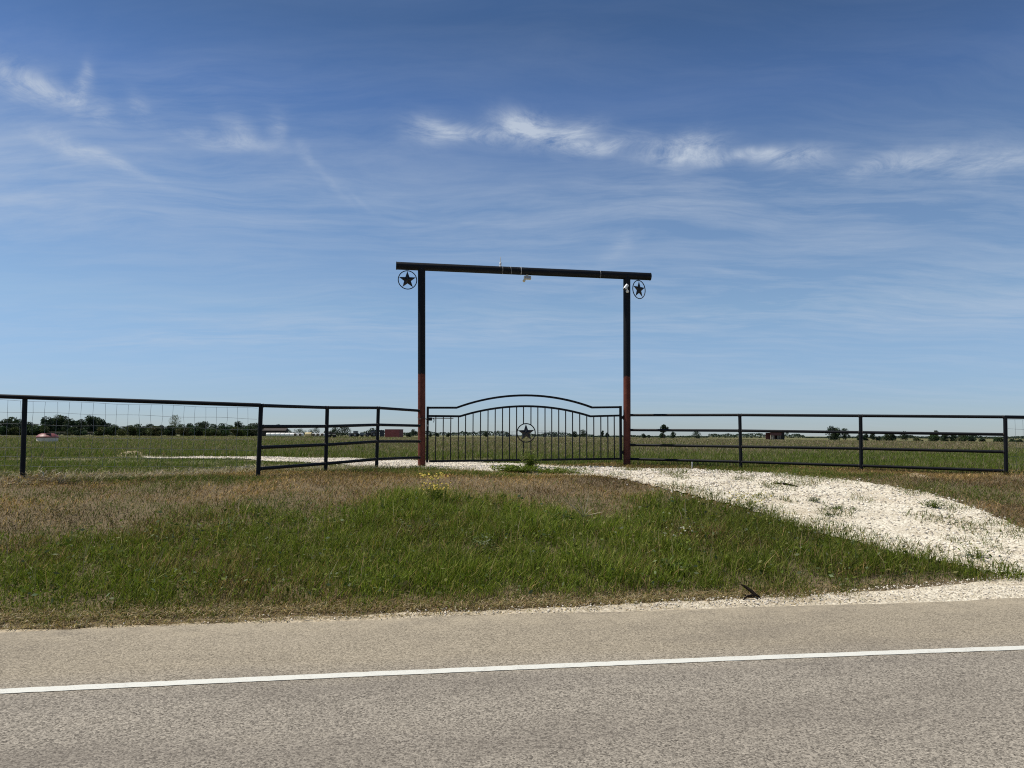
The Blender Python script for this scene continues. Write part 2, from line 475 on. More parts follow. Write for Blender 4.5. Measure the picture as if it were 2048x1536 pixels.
def line_material():
    m, N = material('road_paint')
    p = N.n('ShaderNodeNewGeometry').outputs['Position']
    g1 = N.noise(p, 95.0, 3.0, 0.7); g2 = N.noise(p, 5.0, 4.0, 0.6)
    w = N.ramp(N.m('ADD', g1, N.m('MULTIPLY', g2, 0.45)), [(0.50, 1.0), (0.70, 0.0)])
    finish(N, N.mix(N.m('MULTIPLY', w, 0.55), (0.67, 0.665, 0.595), (0.34, 0.315, 0.265)), 0.6, g1, 0.004, 0.6)
    return m
def gravel_material(name, dusty):
    m, N = material(name)
    p = N.n('ShaderNodeNewGeometry').outputs['Position']
    uv = N.vmap(p, (1, 1, 1), (0, 0, -A_ROAD))
    u = N.n('ShaderNodeSeparateXYZ', {0: uv}).outputs[0]
    vor = N.n('ShaderNodeTexVoronoi', {'Vector': p, 'Scale': 30.0})
    chip = N.n('ShaderNodeSeparateColor', {0: vor.outputs['Color']}).outputs[0]
    dirt = N.noise(N.vmap(p, (0.7, 1.5, 1), (0, 0, math.radians(25))), 1.2, 6.0, 0.7)
    fines = N.noise(p, 7.0, 5.0, 0.7)
    c = N.mix(chip, (0.60, 0.54, 0.42), (0.82, 0.765, 0.63))
    c = N.mix(N.ramp(dirt, [(0.49, 0.0), (0.65, 0.75)]), c, N.mix(fines, (0.36, 0.295, 0.20), (0.60, 0.52, 0.39)))
    c = N.mix(N.ramp(fines, [(0.30, 0.7), (0.45, 0.0)]), c, (0.36, 0.30, 0.21))
    c = N.mix(N.ramp(vor.outputs['Distance'], [(0.5, 0.0), (0.85, 0.5)]), c, (0.30, 0.25, 0.17))
    if dusty:
        k = N.m('ADD', u, N.m('MULTIPLY', N.m('SUBTRACT', fines, 0.5), 3.0))
        c = N.mix(N.ramp(N.m('DIVIDE', N.m('ADD', k, 6.0), 14.0), [(0.30, 0.85), (0.80, 0.22), (1.0, 0.12)]), c, N.mix(chip, (0.26, 0.205, 0.13), (0.46, 0.38, 0.26)))
    finish(N, c, 0.9, N.m('MULTIPLY', vor.outputs['Distance'], -1.0), 0.02, 0.6, spec=0.2)
    return m
M_SHOULDER = gravel_material('dusty_gravel', True)
M_SOIL, M_ROAD, M_LINE, M_GRAVEL = ground_material(), asphalt_material(), line_material(), gravel_material('white_gravel', False)
def stone_material():
    m, N = material('limestone')
    at = N.n('ShaderNodeAttribute', attribute_name='tint').outputs['Color']
    p = N.n('ShaderNodeNewGeometry').outputs['Position']
    finish(N, N.mix(N.m('MULTIPLY', N.noise(p, 60.0, 3.0), 0.4), at, (0.60, 0.53, 0.40)), 0.9, spec=0.2)
    return m
M_STONE = stone_material()

# ------------------------------------------------------------------ ground, road, gravel
def axis(fine_a, fine_b, step, out):
    a = list(np.arange(fine_a, fine_b + 1e-6, step)); s = step
    while a[-1] < out: s *= 1.28; a.append(a[-1] + s)
    s = step
    lo = [fine_a]
    while lo[-1] > -out: s *= 1.28; lo.append(lo[-1] - s)
    return np.array(lo[::-1] + a[1:])
U = axis(-15, 25, 0.25, 6000); Vv = axis(6.5, 27, 0.25, 6000)
UU, VV = np.meshgrid(U, Vv)
gx, gy = to_xy(UU, VV)
gz = terrain(gx, gy)
nu, nv_ = len(U), len(Vv)
idx = np.arange(nu * nv_).reshape(nv_, nu)
q = np.stack([idx[:-1, :-1], idx[:-1, 1:], idx[1:, 1:], idx[1:, :-1]], -1).reshape(-1, 4)
tri = np.concatenate([q[:, [0, 1, 2]], q[:, [0, 2, 3]]])
ground = fast_mesh('ground', np.stack([gx, gy, gz], -1).reshape(-1, 3), tri, M_SOIL, smooth=True)
tag(ground, 'open ranch land with grassy verge and flat field', 'ground', kind='structure')

def edge_wobble(u): return 0.05 * np.sin(1.7 * u) * np.sin(0.61 * u + 1) + 0.06 * (fbm(u, u * 0 + 3.3, 2.2) - 0.5)
uu = np.concatenate([np.linspace(-600, -12, 60), np.arange(-11.9, 16, 0.08), np.linspace(16.1, 600, 60)])
vs = [-3.9, 0, 3, 5, 6.6]
rows = []
for vv_ in vs: rows.append(np.stack([*to_xy(uu, np.full_like(uu, vv_)), np.zeros_like(uu)], -1))
rows.append(np.stack([*to_xy(uu, 6.90 + edge_wobble(uu)), np.full_like(uu, 0.0)], -1))
rows.append(np.stack([*to_xy(uu, 6.93 + edge_wobble(uu)), np.full_like(uu, -0.06)], -1))
RV = np.concatenate(rows); n = len(uu)
idx = np.arange(len(rows) * n).reshape(len(rows), n)
q = np.stack([idx[:-1, :-1], idx[:-1, 1:], idx[1:, 1:], idx[1:, :-1]], -1).reshape(-1, 4)
road = fast_mesh('road', RV, np.concatenate([q[:, [0, 1, 2]], q[:, [0, 2, 3]]]), M_ROAD)
tag(road, 'grey chip sealed road with tan shoulder', 'road', kind='structure')
ul = np.concatenate([np.linspace(-600, -12, 60), np.arange(-11.95, 14, 0.05), np.linspace(14.1, 600, 60)])
va = 5.242 + 0.006 * (RNG.random(len(ul)) - 0.5) + 0.05 * (1 - ((ul - 1.2) / 4) ** 2).clip(-0.6, 1)
vb = va + 0.098 + 0.006 * (RNG.random(len(ul)) - 0.5)
LV = np.concatenate([np.stack([*to_xy(ul, va), np.full_like(ul, 0.004)], -1), np.stack([*to_xy(ul, vb), np.full_like(ul, 0.004)], -1)])
n = len(ul); i0 = np.arange(n - 1)
line = fast_mesh('edge_line', LV, np.concatenate([np.stack([i0, i0 + 1, i0 + n + 1], -1), np.stack([i0, i0 + n + 1, i0 + n], -1)]), M_LINE)
line.parent = road

DRIVE = [(-11.11, 23.2), (-9.35, 23.12), (-7.51, 22.98), (-6.21, 24.98), (-4.6, 23.36), (-3.27, 22.56), (-2.37, 22.32), (-0.83, 20.12), (0.21, 19.36), (0.96, 19.24), (1.84, 18.12), (2.61, 17.78), (3.42, 17.2), (4.35, 16.94), (4.98, 16.84), (5.21, 15.56), (5.25, 14.06), (5.87, 13.8), (6.36, 13.34), (6.79, 12.7), (6.97, 11.9), (6.97, 11.16), (6.94, 10.5), (7.21, 9.52), (6.47, 8.22), (5.85, 8.46), (5.39, 8.58), (5.05, 8.96), (4.57, 9.38), (4.26, 9.76), (3.83, 10.3), (3.41, 11.06), (2.96, 11.56), (2.5, 12.22), (2.17, 13.06), (1.64, 14.36), (0.9, 14.4), (0.25, 14.66), (-0.62, 15.08), (-1.55, 16.64), (-2.01, 16.9), (-2.61, 16.52), (-3.69, 17.6), (-5.37, 20.52), (-6.99, 21.42), (-8.84, 21.86), (-10.84, 22.62)]
SHOULDER_TOP = [(-4.94, 6.32), (-4.22, 6.46), (-3.07, 6.64), (-1.85, 6.86), (-0.1, 7.12), (1.32, 7.4), (2.33, 7.62), (3.42, 7.88), (4.33, 8.16), (5.69, 8.64), (7.2, 9.12)]
SHOULDER = SHOULDER_TOP + [to_xy(14.0, 6.88), to_xy(-8.0, 6.88)]
def sheet(name, poly, mat, lift, step, ragged, label):
    P_ = np.array(poly); us, vs_ = to_uv(P_[:, 0], P_[:, 1])
    a = np.arange(us.min() - 0.3, us.max() + 0.3, step); b = np.arange(vs_.min() - 0.3, vs_.max() + 0.3, step)
    A, B = np.meshgrid(a, b); x, y = to_xy(A, B)
    wx = x + ragged * (fbm(x, y, 2.3) - 0.5) * 2; wy = y + ragged * (fbm(x + 40, y, 2.3) - 0.5) * 2
    keep = inside(poly, wx, wy)
    if name == 'gravel_shoulder': keep &= B > 6.86
    z = terrain(x, y) + lift + 0.02 * (fbm(x, y, 1.7) - 0.5)
    idx = np.arange(A.size).reshape(A.shape)
    k = keep[:-1, :-1] & keep[1:, :-1] & keep[:-1, 1:] & keep[1:, 1:]
    q = np.stack([idx[:-1, :-1], idx[:-1, 1:], idx[1:, 1:], idx[1:, :-1]], -1)[k]
    t = np.concatenate([q[:, [0, 1, 2]], q[:, [0, 2, 3]]])
    us_, inv_ = np.unique(t, return_inverse=True)
    V = np.stack([x.ravel(), y.ravel(), z.ravel()], -1)[us_]
    o = fast_mesh(name, V, inv_.reshape(-1, 3), mat, smooth=True)
    return tag(o, label, 'gravel', kind='structure')
drive = sheet('gravel_driveway', DRIVE, M_GRAVEL, 0.022, 0.08, 0.07, 'white crushed limestone driveway curving through the ranch gate')
def strip():
    """gravel washed along the pavement edge: thin at the left, widening to the right"""
    uu = np.arange(-8.5, 15.5, 0.04)
    T2 = np.array(SHOULDER_TOP); tu, tv = to_uv(T2[:, 0], T2[:, 1])
    top = np.interp(uu, tu, tv) - 0.05 * sstep((2.0 - uu) / 5.0) + 0.10 * (fbm(uu, uu * 0 + 5, 3.0) - 0.5) + 0.05 * (fbm(uu, uu * 0 + 1, 14.0) - 0.5)
    top = np.maximum(top, 6.93 + edge_wobble(uu))
    R_ = []
    for k in range(9):
        vv_ = 6.84 + (top - 6.84) * k / 8
        x, y = to_xy(uu, vv_)
        R_.append(np.stack([x, y, terrain(x, y) + 0.016 * (1 - (k / 8) ** 3) + 0.004 - 0.02 * (k == 8)], -1))
    n = len(uu); idx = np.arange(9 * n).reshape(9, n)
    q = np.stack([idx[:-1, :-1], idx[:-1, 1:], idx[1:, 1:], idx[1:, :-1]], -1).reshape(-1, 4)
    o = fast_mesh('gravel_shoulder', np.concatenate(R_), np.concatenate([q[:, [0, 1, 2]], q[:, [0, 2, 3]]]), M_SHOULDER, smooth=True)
    return tag(o, 'pale gravel strip along the edge of the road', 'gravel', kind='structure')
shoulder = strip()

# loose stones lying on the gravel
def stones(name, parent, poly, dens, smin, smax, spill):
    P_ = np.array(poly); x0, y0 = P_.min(0); x1, y1 = P_.max(0)
    N_ = int((x1 - x0) * (y1 - y0) * dens)
    x = RNG.uniform(x0, x1, N_); y = RNG.uniform(y0, y1, N_)
    ok = inside(poly, x + RNG.normal(0, spill, N_), y + RNG.normal(0, spill, N_)) & (np.abs(x) < 0.70 * y + 2.0)
    u_, v_ = to_uv(x, y); ok &= v_ > 6.93
    ok &= RNG.random(N_) < (0.2 + 1.1 * fbm(x, y, 0.8)) * (1.0 if smax > 0.02 else sstep((u_ + 3.0) / 7.0) * 0.9 + 0.06)
    x, y = x[ok], y[ok]; N_ = len(x)
    base = np.array([(1, 0, 0), (-1, 0, 0), (0, 1, 0), (0, -1, 0), (0, 0, 1), (0, 0, -1), (.6, .6, .5), (-.6, .5, .55)], float)
    tri = np.array([(4, 0, 6), (4, 6, 2), (6, 0, 2), (4, 2, 7), (4, 7, 1), (7, 2, 1), (4, 1, 3), (4, 3, 0), (5, 2, 0), (5, 1, 2), (5, 3, 1), (5, 0, 3)])
    s = smin + (smax - smin) * RNG.random(N_) ** 2.2
    V = base[None] * (0.75 + 0.5 * RNG.random((N_, 8, 1))) * s[:, None, None] * np.array([1, 0.8, 0.62])
    th = RNG.uniform(0, 6.283, N_); c, sn = np.cos(th)[:, None], np.sin(th)[:, None]
    tl = RNG.normal(0, 0.35, N_); ct, stt = np.cos(tl)[:, None], np.sin(tl)[:, None]
    vx, vy, vz = V[..., 0], V[..., 1], V[..., 2]
    vx, vz = vx * ct - vz * stt, vx * stt + vz * ct
    V = np.stack([vx * c - vy * sn + x[:, None], vx * sn + vy * c + y[:, None], vz + (terrain(x, y) + 0.02 + 0.3 * s)[:, None]], -1)
    b = 0.30 + 0.56 * RNG.random(N_) ** 0.7 ; wm = RNG.uniform(0.72, 0.86, N_)
    col = np.stack([b, b * (0.5 + 0.5 * wm + 0.02), b * wm], -1)
    T_ = (tri[None] + (np.arange(N_) * 8)[:, None, None]).reshape(-1, 3)
    o = fast_mesh(name, V.reshape(-1, 3), T_, M_STONE, np.repeat(col, 8, 0))
    o.parent = parent; o['kind'] = 'stuff'
    return o
stones('loose_stones', drive, DRIVE, 520, 0.005, 0.030, 0.16)
stones('loose_stones', shoulder, SHOULDER, 1700, 0.004, 0.014, 0.025)

# ------------------------------------------------------------------ entrance frame
GA = math.atan(0.153)
GT_ = Vector((math.cos(GA), math.sin(GA), 0)); GN = Vector((math.sin(GA), -math.cos(GA), 0))   # along the gate, and towards the road
def below(p, d=0.25):
    return (p[0], p[1], tz(p[0], p[1]) - d)
BL, BR = Vector((-2.728, 17.809, 5.566)), Vector((3.405, 18.736, 5.52))
LT, LB = Vector((-2.144, 17.897, 5.544)), Vector((-2.084, 17.899, 0.846))
RT, RB = Vector((2.813, 18.647, 5.503)), Vector((2.786, 18.647, 0.82))
frame = empty('entrance_frame', below((BL + BR) / 2, 0), 'tall ranch entrance frame of thick black pipe with red primed lower posts', 'gateway')
def pos_on_beam(t): return BL + (BR - BL) * t
mb = MB().tube([below(LB, 0.4), LT], 0.088, 24); mb.build('post', M_POST, frame, 'post carrying the gate chain')
mb = MB().tube([below(RB, 0.4), RT], 0.088, 24); mb.build('post', M_POST, frame, 'post carrying the gate hinges')
beam = MB().tube([BL, BR], 0.092, 28).build('crossbeam', M_BLACK, frame)
bd = (BR - BL).normalized()
MB().tube([BL - bd * 0.006, BL + bd * 0.012], 0.096, 28).build('end_cap', M_BLACK, beam)
MB().tube([BR - bd * 0.012, BR + bd * 0.006], 0.096, 28).build('end_cap', M_BLACK, beam)
for i, px in enumerate([0.4057, 0.4281, 0.4381, 0.464, 0.4705, 0.4776, 0.4853, 0.7936]):
    c = pos_on_beam(px)
    r_ = 0.0945
    # cable ties and tape: thin bands round the pipe, a little askew
    tl = bd + Vector((0, 0, random.uniform(-0.12, 0.12)))
    MB().torus(c, 0.0935, 0.0035 if i != 5 else 0.008, tl, 32, 6).build('tie_band', M_BAND if i in (0, 2, 5, 7) else M_RAIL, beam)
def medallion(name, c, R, n, parent, rot=0.0, ring_r=0.011, depth=0.05):
    r_ = MB().torus(c, R - ring_r, ring_r, n, 48, 8).build(name, M_RAIL, parent)
    MB().star(c, R - ring_r * 1.6, n, depth, rot).build('star', M_STAR, r_)
    return r_
def turn(n, deg):
    return Matrix.Rotation(math.radians(deg), 3, 'Z') @ n
medallion('star_ring', Vector((-2.466, 17.848, 5.236)), 0.228, turn(GN, 6), frame, 0.03)
medallion('star_ring', Vector((3.118, 18.693, 5.19)), 0.236, turn(GN, 30), frame, 0.0)
for p_ in (LT, RT):
    q = Vector((p_[0], p_[1], p_[2] - 0.06)) + GN * 0.088
    MB().lathe(q, [(0.022, 0), (0.020, 0.012), (0.006, 0.016)], 10, GN).build('weld_bolt', M_RAIL, frame)

# fittings on the frame
c = pos_on_beam(0.398) + Vector((0, 0, 0.088))
an = empty('antenna', c, 'short white whip antenna standing on the black crossbeam', 'antenna')
MB().lathe(c, [(0.03, -0.005), (0.03, 0.015), (0.014, 0.02)], 14).build('foot', M_WHITE, an)
MB().lathe(c, [(0.012, 0.018), (0.024, 0.04), (0.026, 0.09), (0.014, 0.11)], 14).build('base_coil', M_WHITE, an)
MB().tube([c + Vector((0, 0, 0.105)), c + Vector((0.002, 0, 0.235))], [0.010, 0.007], 8).build('mast', M_WHITE, an)
c = pos_on_beam(0.5018) + Vector((0, 0, -0.095)) + GN * 0.02
fl = empty('flood_light', c, 'small cream sensor box hanging under the crossbeam', 'sensor light')
MB().box(c + Vector((0, 0, -0.012)), (0.06, 0.06, 0.03), GA).build('bracket', M_CREAM, fl)
MB().box(c + Vector((0.01, 0, -0.065)), (0.165, 0.09, 0.080), GA).build('housing', M_CREAM, fl)
MB().box(c + Vector((0.01, 0, -0.065)) + GN * 0.047, (0.135, 0.006, 0.052), GA).build('lens', M_STEEL, fl)
MB().tube([c + Vector((-0.05, 0, -0.09)), c + Vector((-0.06, 0, -0.12)), c + Vector((-0.08, -0.02, -0.155))], [0.03, 0.028, 0.034], 12).build('sensor_head', M_CREAM, fl)
c = Vector((2.765, 18.64, 5.166)) + GN * 0.09
sc = empty('security_camera', c, 'white bullet camera fixed high on the right gate post', 'camera')
MB().lathe(c + Vector((0.03, 0, -0.05)), [(0.038, 0), (0.038, 0.02), (0.02, 0.03)], 16, GN).build('mount', M_WHITE, sc)
MB().tube([c + Vector((0.03, -0.03, -0.05)), c + Vector((0.015, -0.07, -0.01)), c + Vector((0, -0.08, 0.03))], 0.012, 8).build('arm', M_WHITE, sc)
d_ = Vector((-0.075, -0.03, -0.10))
cc = c + Vector((0.02, -0.09, 0.09))
MB().tube([cc, cc + d_], 0.040, 16).build('barrel', M_WHITE, sc)
MB().tube([cc + d_ * 0.99, cc + d_ * 1.16], [0.036, 0.034], 16).build('lens', M_GLASSY, sc)

# ------------------------------------------------------------------ the swing gate
SW = 0.048
gate = empty('swing_gate', below(Vector((0.291, 18.264, 0.992)), 0), 'single black metal swing gate with arched top and centre star', 'gate')
GPTS = {'tl': (-1.965, 17.919, 2.235), 'kl': (-1.298, 18.021, 2.241), 'kr': (1.936, 18.516, 2.275), 'tr': (2.635, 18.623, 2.29), 'ml': (-1.946, 17.922, 2.041), 'mkl': (-1.216, 18.033, 2.04), 'mkr': (1.891, 18.509, 2.062), 'mr': (2.622, 18.621, 2.087), 'bl': (-1.952, 17.919, 0.99), 'br': (2.628, 18.623, 1.043)}
G_ = {k: Vector(v) for k, v in GPTS.items()}
TOP_APEX, MID_APEX = Vector((0.311, 18.267, 2.549)), Vector((0.311, 18.267, 2.291))
def arch(a, b, apex, n=22):
    """circular arc through a, apex and b in the gate plane"""
    c2 = (a + b) / 2; w = (b - a).length / 2; h = apex.z - c2.z
    R = (w * w + h * h) / (2 * h); out = []
    al = math.asin(min(1, w / R)); t = (b - a).normalized()
    for i in range(n + 1):
        q = -al + 2 * al * i / n
        out.append(c2 + t * (R * math.sin(q)) + Vector((0, 0, R * math.cos(q) - (R - h))))
    return out
top_line = [G_['tl']] + arch(G_['kl'], G_['kr'], TOP_APEX) + [G_['tr']]
mid_line = [G_['ml']] + arch(G_['mkl'], G_['mkr'], MID_APEX) + [G_['mr']]
MB().bar(top_line, SW, SW, GN).build('arched_top_rail', M_RAIL, gate)
MB().bar(mid_line, SW, SW * 0.94, GN).build('arched_middle_rail', M_RAIL, gate)
MB().bar([G_['bl'] + GT_ * 0.03, G_['br'] - GT_ * 0.03], SW, SW, GN).build('bottom_rail', M_RAIL, gate)
for a, b in (('tl', 'bl'), ('tr', 'br')):
    A_, B_ = G_[a].copy(), G_[b].copy()
    A_.z += SW / 2 + 0.003; B_.z -= SW / 2 + 0.004; B_.x, B_.y = A_.x, A_.y
    MB().bar([A_, B_], SW + 0.006, SW + 0.006, GN).build('stile', M_RAIL, gate)
def line_z(line, s):
    """height of a polyline at distance s along the gate"""
    for i in range(len(line) - 1):
        s0, s1 = (line[i] - G_['tl']).dot(GT_), (line[i + 1] - G_['tl']).dot(GT_)
        if s0 <= s <= s1: return line[i].z + (line[i + 1].z - line[i].z) * (s - s0) / max(1e-6, s1 - s0)
    return line[-1].z
MC = Vector((0.34, 18.272, 1.658)); MR = 0.232
PX = [(-1.776, 17.947), (-1.604, 17.973), (-1.431, 18.0), (-1.254, 18.027), (-1.087, 18.053), (-0.913, 18.079), (-0.738, 18.106), (-0.563, 18.133), (-0.394, 18.159), (-0.221, 18.185), (-0.055, 18.211), (0.112, 18.237), (0.276, 18.262), (0.454, 18.289), (0.619, 18.314), (0.791, 18.341), (0.953, 18.365), (1.122, 18.391), (1.289, 18.417), (1.456, 18.443), (1.631, 18.469), (1.802, 18.496), (1.974, 18.522), (2.147, 18.549), (2.32, 18.575), (2.478, 18.599)]
for (x, y) in PX:
    s = (Vector((x, y, 0)) - G_['tl']).dot(GT_)
    zt = line_z(mid_line, s) - SW / 2 + 0.004
    tb = s / (G_['br'] - G_['bl']).dot(GT_)
    zb = G_['bl'].z + (G_['br'].z - G_['bl'].z) * tb + SW / 2 - 0.004
    base = Vector((G_['tl'].x, G_['tl'].y, 0)) + GT_ * s
    dm = abs((Vector((x, y, 0)) - MC).dot(GT_))
    if dm < MR - 0.05:
        hh = math.sqrt(MR * MR - dm * dm) - 0.006
        segs = [(zt, MC.z + hh), (MC.z - hh, zb)]
    else: segs = [(zt, zb)]
    for (z1, z0) in segs:
        MB().bar([base + Vector((0, 0, z1)), base + Vector((0, 0, z0))], 0.022, 0.022, GN).build('picket', M_RAIL, gate)
medallion('star_ring', MC, MR, GN, gate, 0.03, 0.013, 0.06)
RPX = (RT + RB) / 2
for z in [2.039, 1.193]:
    a = G_['tr'] + GT_ * 0.02; a.z = z
    h_ = MB().box(a + GT_ * 0.03, (0.07, 0.012, 0.07), GA).build('hinge', M_RAIL, gate)
    MB().tube([a + GT_ * 0.055 + Vector((0, 0, -0.055)), a + GT_ * 0.055 + Vector((0, 0, 0.055))], 0.018, 12).build('hinge_pin', M_RAIL, h_)
lz = G_['ml'].z - 0.050
la = G_['ml'] + GT_ * 0.0 + GN * 0.035; la.z = lz
MB().tube([la - GT_ * 0.05, la + GT_ * 0.58], 0.010, 10).build('latch_bar', M_CHAIN, gate)
MB().box(la + GT_ * 0.035 + Vector((0, 0, -0.02)), (0.095, 0.055, 0.075), GA).build('latch_box', M_BLACK, gate)
MB().bar([la + GT_ * 0.10, la + GT_ * 0.13 + Vector((0, 0, -0.035)), la + GT_ * 0.12 + Vector((0, 0, -0.10))], 0.016, 0.008, GN).build('latch_tongue', M_BLACK, gate)
# chain round the post and the stile, closed with a padlock
ch = empty('gate_chain', (LB + GN * 0.1).to_tuple()[:2] + (lz,), 'dark chain looped round the left gate post and gate stile', 'chain')
LP = Vector((LB.x, LB.y, 0))
path = []
for i in range(15):
    q = math.radians(205 - i * 15.5)
    path.append(LP + Vector((0, 0, lz - 0.01 + 0.02 * math.sin(i))) + GT_ * (0.106 * math.cos(q)) + GN * (0.106 * math.sin(q)))
e_ = G_['tl'] + GN * 0.05
for i in range(1, 8):
    t = i / 7
    p_ = LP + GT_ * 0.104; q_ = Vector((e_.x, e_.y, 0)) + GT_ * 0.02
    path.append(p_ + (q_ - p_) * t + Vector((0, 0, lz - 0.02 - 0.05 * math.sin(math.pi * t) + 0.05 * t)))
for i in range(1, 5): path.append(path[13] + Vector((0.006 * i, -0.01, -0.032 * i)))
for i in range(len(path) - 1):
    c = (path[i] + path[i + 1]) / 2; d = (path[i + 1] - path[i]).normalized()
    n_ = d.cross(Vector((0, 0, 1)) if i % 2 else GN).normalized()
    L_ = MB()
    a = d; b = n_.cross(d).normalized(); vs_, fs_ = [], []
    pts = [c + a * (0.022 * math.cos(k * math.pi / 5)) + b * (0.013 * math.sin(k * math.pi / 5)) for k in range(11)]
    L_.tube(pts, 0.0045, 6, False).build('chain_link', M_CHAIN, ch)
pk = path[-1] + Vector((0, 0, -0.04))
pl = MB().box(pk, (0.045, 0.022, 0.04), GA).build('padlock', M_STEEL, ch)
MB().tube([pk + GT_ * -0.014 + Vector((0, 0, 0.018)), pk + GT_ * -0.013 + Vector((0, 0, 0.04)), pk + Vector((0, 0, 0.05)), pk + GT_ * 0.013 + Vector((0, 0, 0.04)), pk + GT_ * 0.014 + Vector((0, 0, 0.018))], 0.004, 6).build('shackle', M_STEEL, pl)

# ------------------------------------------------------------------ pipe fences either side
M_WELD = paint('weld_metal', (0.035, 0.03, 0.028), (0.10, 0.075, 0.06), 0.5, 40.0)
def pipe_fence(name, label, posts, rails, r_post=0.037, r_rail=0.031):
    f = empty(name, below(Vector(posts[0][1]), 0), label, 'fence')
    for (t, b) in posts:
        MB().tube([below(b, 0.4), (b[0], b[1], b[2]), t], r_post, 16).build('post', M_RAIL, f)
    for k, pts in enumerate(rails):
        for i in range(len(pts) - 1):
            a, b = Vector(pts[i]), Vector(pts[i + 1])
            rl = MB().tube([a, b], r_rail, 14).build('rail', M_RAIL, f)
            d = (b - a).normalized()
            # weld beads where the rail meets its posts
            for q, rr in ((a + d * (0.038 if i or k is None else 0.062), r_rail), (b - d * 0.038, r_rail)):
                MB().torus(q, rr, 0.006, d, 16, 6).build('weld_bead', M_WELD, rl)
    return f
pipe_fence('pipe_fence', 'four rail black pipe fence wing running from the left gate post toward the road',
    [((-4.349, 13.3, 2.082), (-4.37, 13.3, 0.876)), ((-3.633, 15.1, 2.112), (-3.643, 15.1, 0.846)), ((-2.872, 16.5, 2.164), (-2.893, 16.5, 0.83))],
    [[(-4.354, 13.3, 2.099), (-3.639, 15.1, 2.13), (-2.869, 16.5, 2.177), (-2.137, 17.85, 2.161)], [(-4.34, 13.3, 1.736), (-3.641, 15.1, 1.763), (-2.874, 16.5, 1.814), (-2.122, 17.85, 1.813)], [(-4.348, 13.3, 1.375), (-3.644, 15.1, 1.402), (-2.879, 16.5, 1.456), (-2.117, 17.85, 1.448)], [(-4.365, 13.3, 1.009), (-3.646, 15.1, 1.033), (-2.889, 16.5, 1.079), (-2.113, 17.85, 1.078)]])
pipe_fence('pipe_fence', 'four rail black pipe fence wing running from the right gate post to the picture edge',
    [((5.176, 17.44, 2.066), (5.184, 17.44, 0.84)), ((7.419, 16.34, 2.035), (7.405, 16.34, 0.849)), ((9.727, 15.14, 1.993), (9.697, 15.14, 0.778))],
    [[(2.817, 18.63, 2.096), (5.177, 17.44, 2.077), (7.419, 16.34, 2.039), (9.727, 15.14, 1.994)], [(2.815, 18.63, 1.736), (5.175, 17.44, 1.722), (7.409, 16.34, 1.687), (9.719, 15.14, 1.649)], [(2.812, 18.63, 1.379), (5.175, 17.44, 1.36), (7.411, 16.34, 1.343), (9.705, 15.14, 1.307)], [(2.81, 18.63, 1.038), (5.175, 17.44, 1.018), (7.401, 16.34, 0.981), (9.701, 15.14, 0.936)]])
def wire_fence(name, label, rail_pts, post_at, base_at, s0, s1, step):
    """one top pipe rail on posts, woven wire hung below"""
    A_, B_ = Vector(rail_pts[0]), Vector(rail_pts[1])
    d = (B_ - A_); L = d.length; dn = d / L; s1 = min(s1, L - 0.05)
    f = empty(name, below(A_, 0), label, 'fence')
    MB().tube([A_, B_], 0.034, 16).build('rail', M_RAIL, f)
    for t, b in zip(post_at, base_at):
        MB().tube([below(b, 0.4), t], 0.037, 16).build('post', M_RAIL, f)
    side = Vector((dn.y, -dn.x, 0)).normalized() * -0.03
    levels = [0.055, 0.235, 0.425, 0.61, 0.78, 0.93, 1.07]
    for li, h in enumerate(levels):
        pts = []
        k = int((s1 - s0) / step * 2)
        for i in range(k + 1):
            s = s0 + (s1 - s0) * i / k
            pts.append(A_ + dn * s + side + Vector((0, 0, -h + 0.008 * math.sin(s * 5.1 + li * 2))))
        MB().tube(pts, 0.0022, 5).build('strand_wire', M_WIRE, f)
    s = s0
    while s < s1:
        pts = [A_ + dn * (s + random.uniform(-0.014, 0.014) * (j > 0)) + side + Vector((0, 0, -h + 0.008 * math.sin(s * 5.1 + j * 2))) for j, h in enumerate(levels)]
        MB().tube(pts, 0.0021, 5).build('stay_wire', M_WIRE, f)
        s += step
    return f
wire_fence('wire_fence', 'woven wire fence with single black top rail at the left edge',
    [(-8.319, 11.66, 2.18), (-4.354, 13.3, 2.104)], [(-7.62, 12.0, 2.163)], [(-7.598, 12.0, 0.918)], 0.05, 4.95, 0.168)
wire_fence('wire_fence', 'woven wire fence beginning at the right edge beyond the last pipe post',
    [(9.727, 15.14, 1.993), (11.219, 15.3, 1.982)], [(11.169, 15.3, 1.962)], [(11.134, 15.3, 0.754)], 0.06, 1.2, 0.168)

# ------------------------------------------------------------------ things out in the field
def gz_at(x, y): return (x, y, tz(x, y))
M_TANKRED = paint('tank_red', (0.17, 0.036, 0.030), (0.29, 0.115, 0.10), 0.5, 5.0)
M_TANK = paint('tank_cream', (0.62, 0.58, 0.47), (0.5, 0.46, 0.36), 0.6, 4.0)
M_DARK = paint('near_black', (0.012, 0.010, 0.009), (0.02, 0.018, 0.016), 0.8, 6.0)
M_CONT = paint('container_red', (0.17, 0.030, 0.028), (0.11, 0.022, 0.020), 0.55, 1.5)
M_CONT2 = paint('container_pink', (0.32, 0.15, 0.13), (0.24, 0.09, 0.08), 0.6, 1.5)  # paler pinkish red for the left end doors
M_SHED = paint('shed_red', (0.15, 0.055, 0.05), (0.10, 0.04, 0.036), 0.7, 2.0)
M_POLE = paint('pale_timber', (0.5, 0.45, 0.36), (0.36, 0.31, 0.24), 0.8, 8.0)
M_WRAP = paint('bale_wrap', (0.80, 0.79, 0.74), (0.66, 0.64, 0.58), 0.4, 3.0)
M_YELLOWWRAP = paint('bale_straw', (0.66, 0.55, 0.30), (0.55, 0.43, 0.20), 0.7, 3.0)
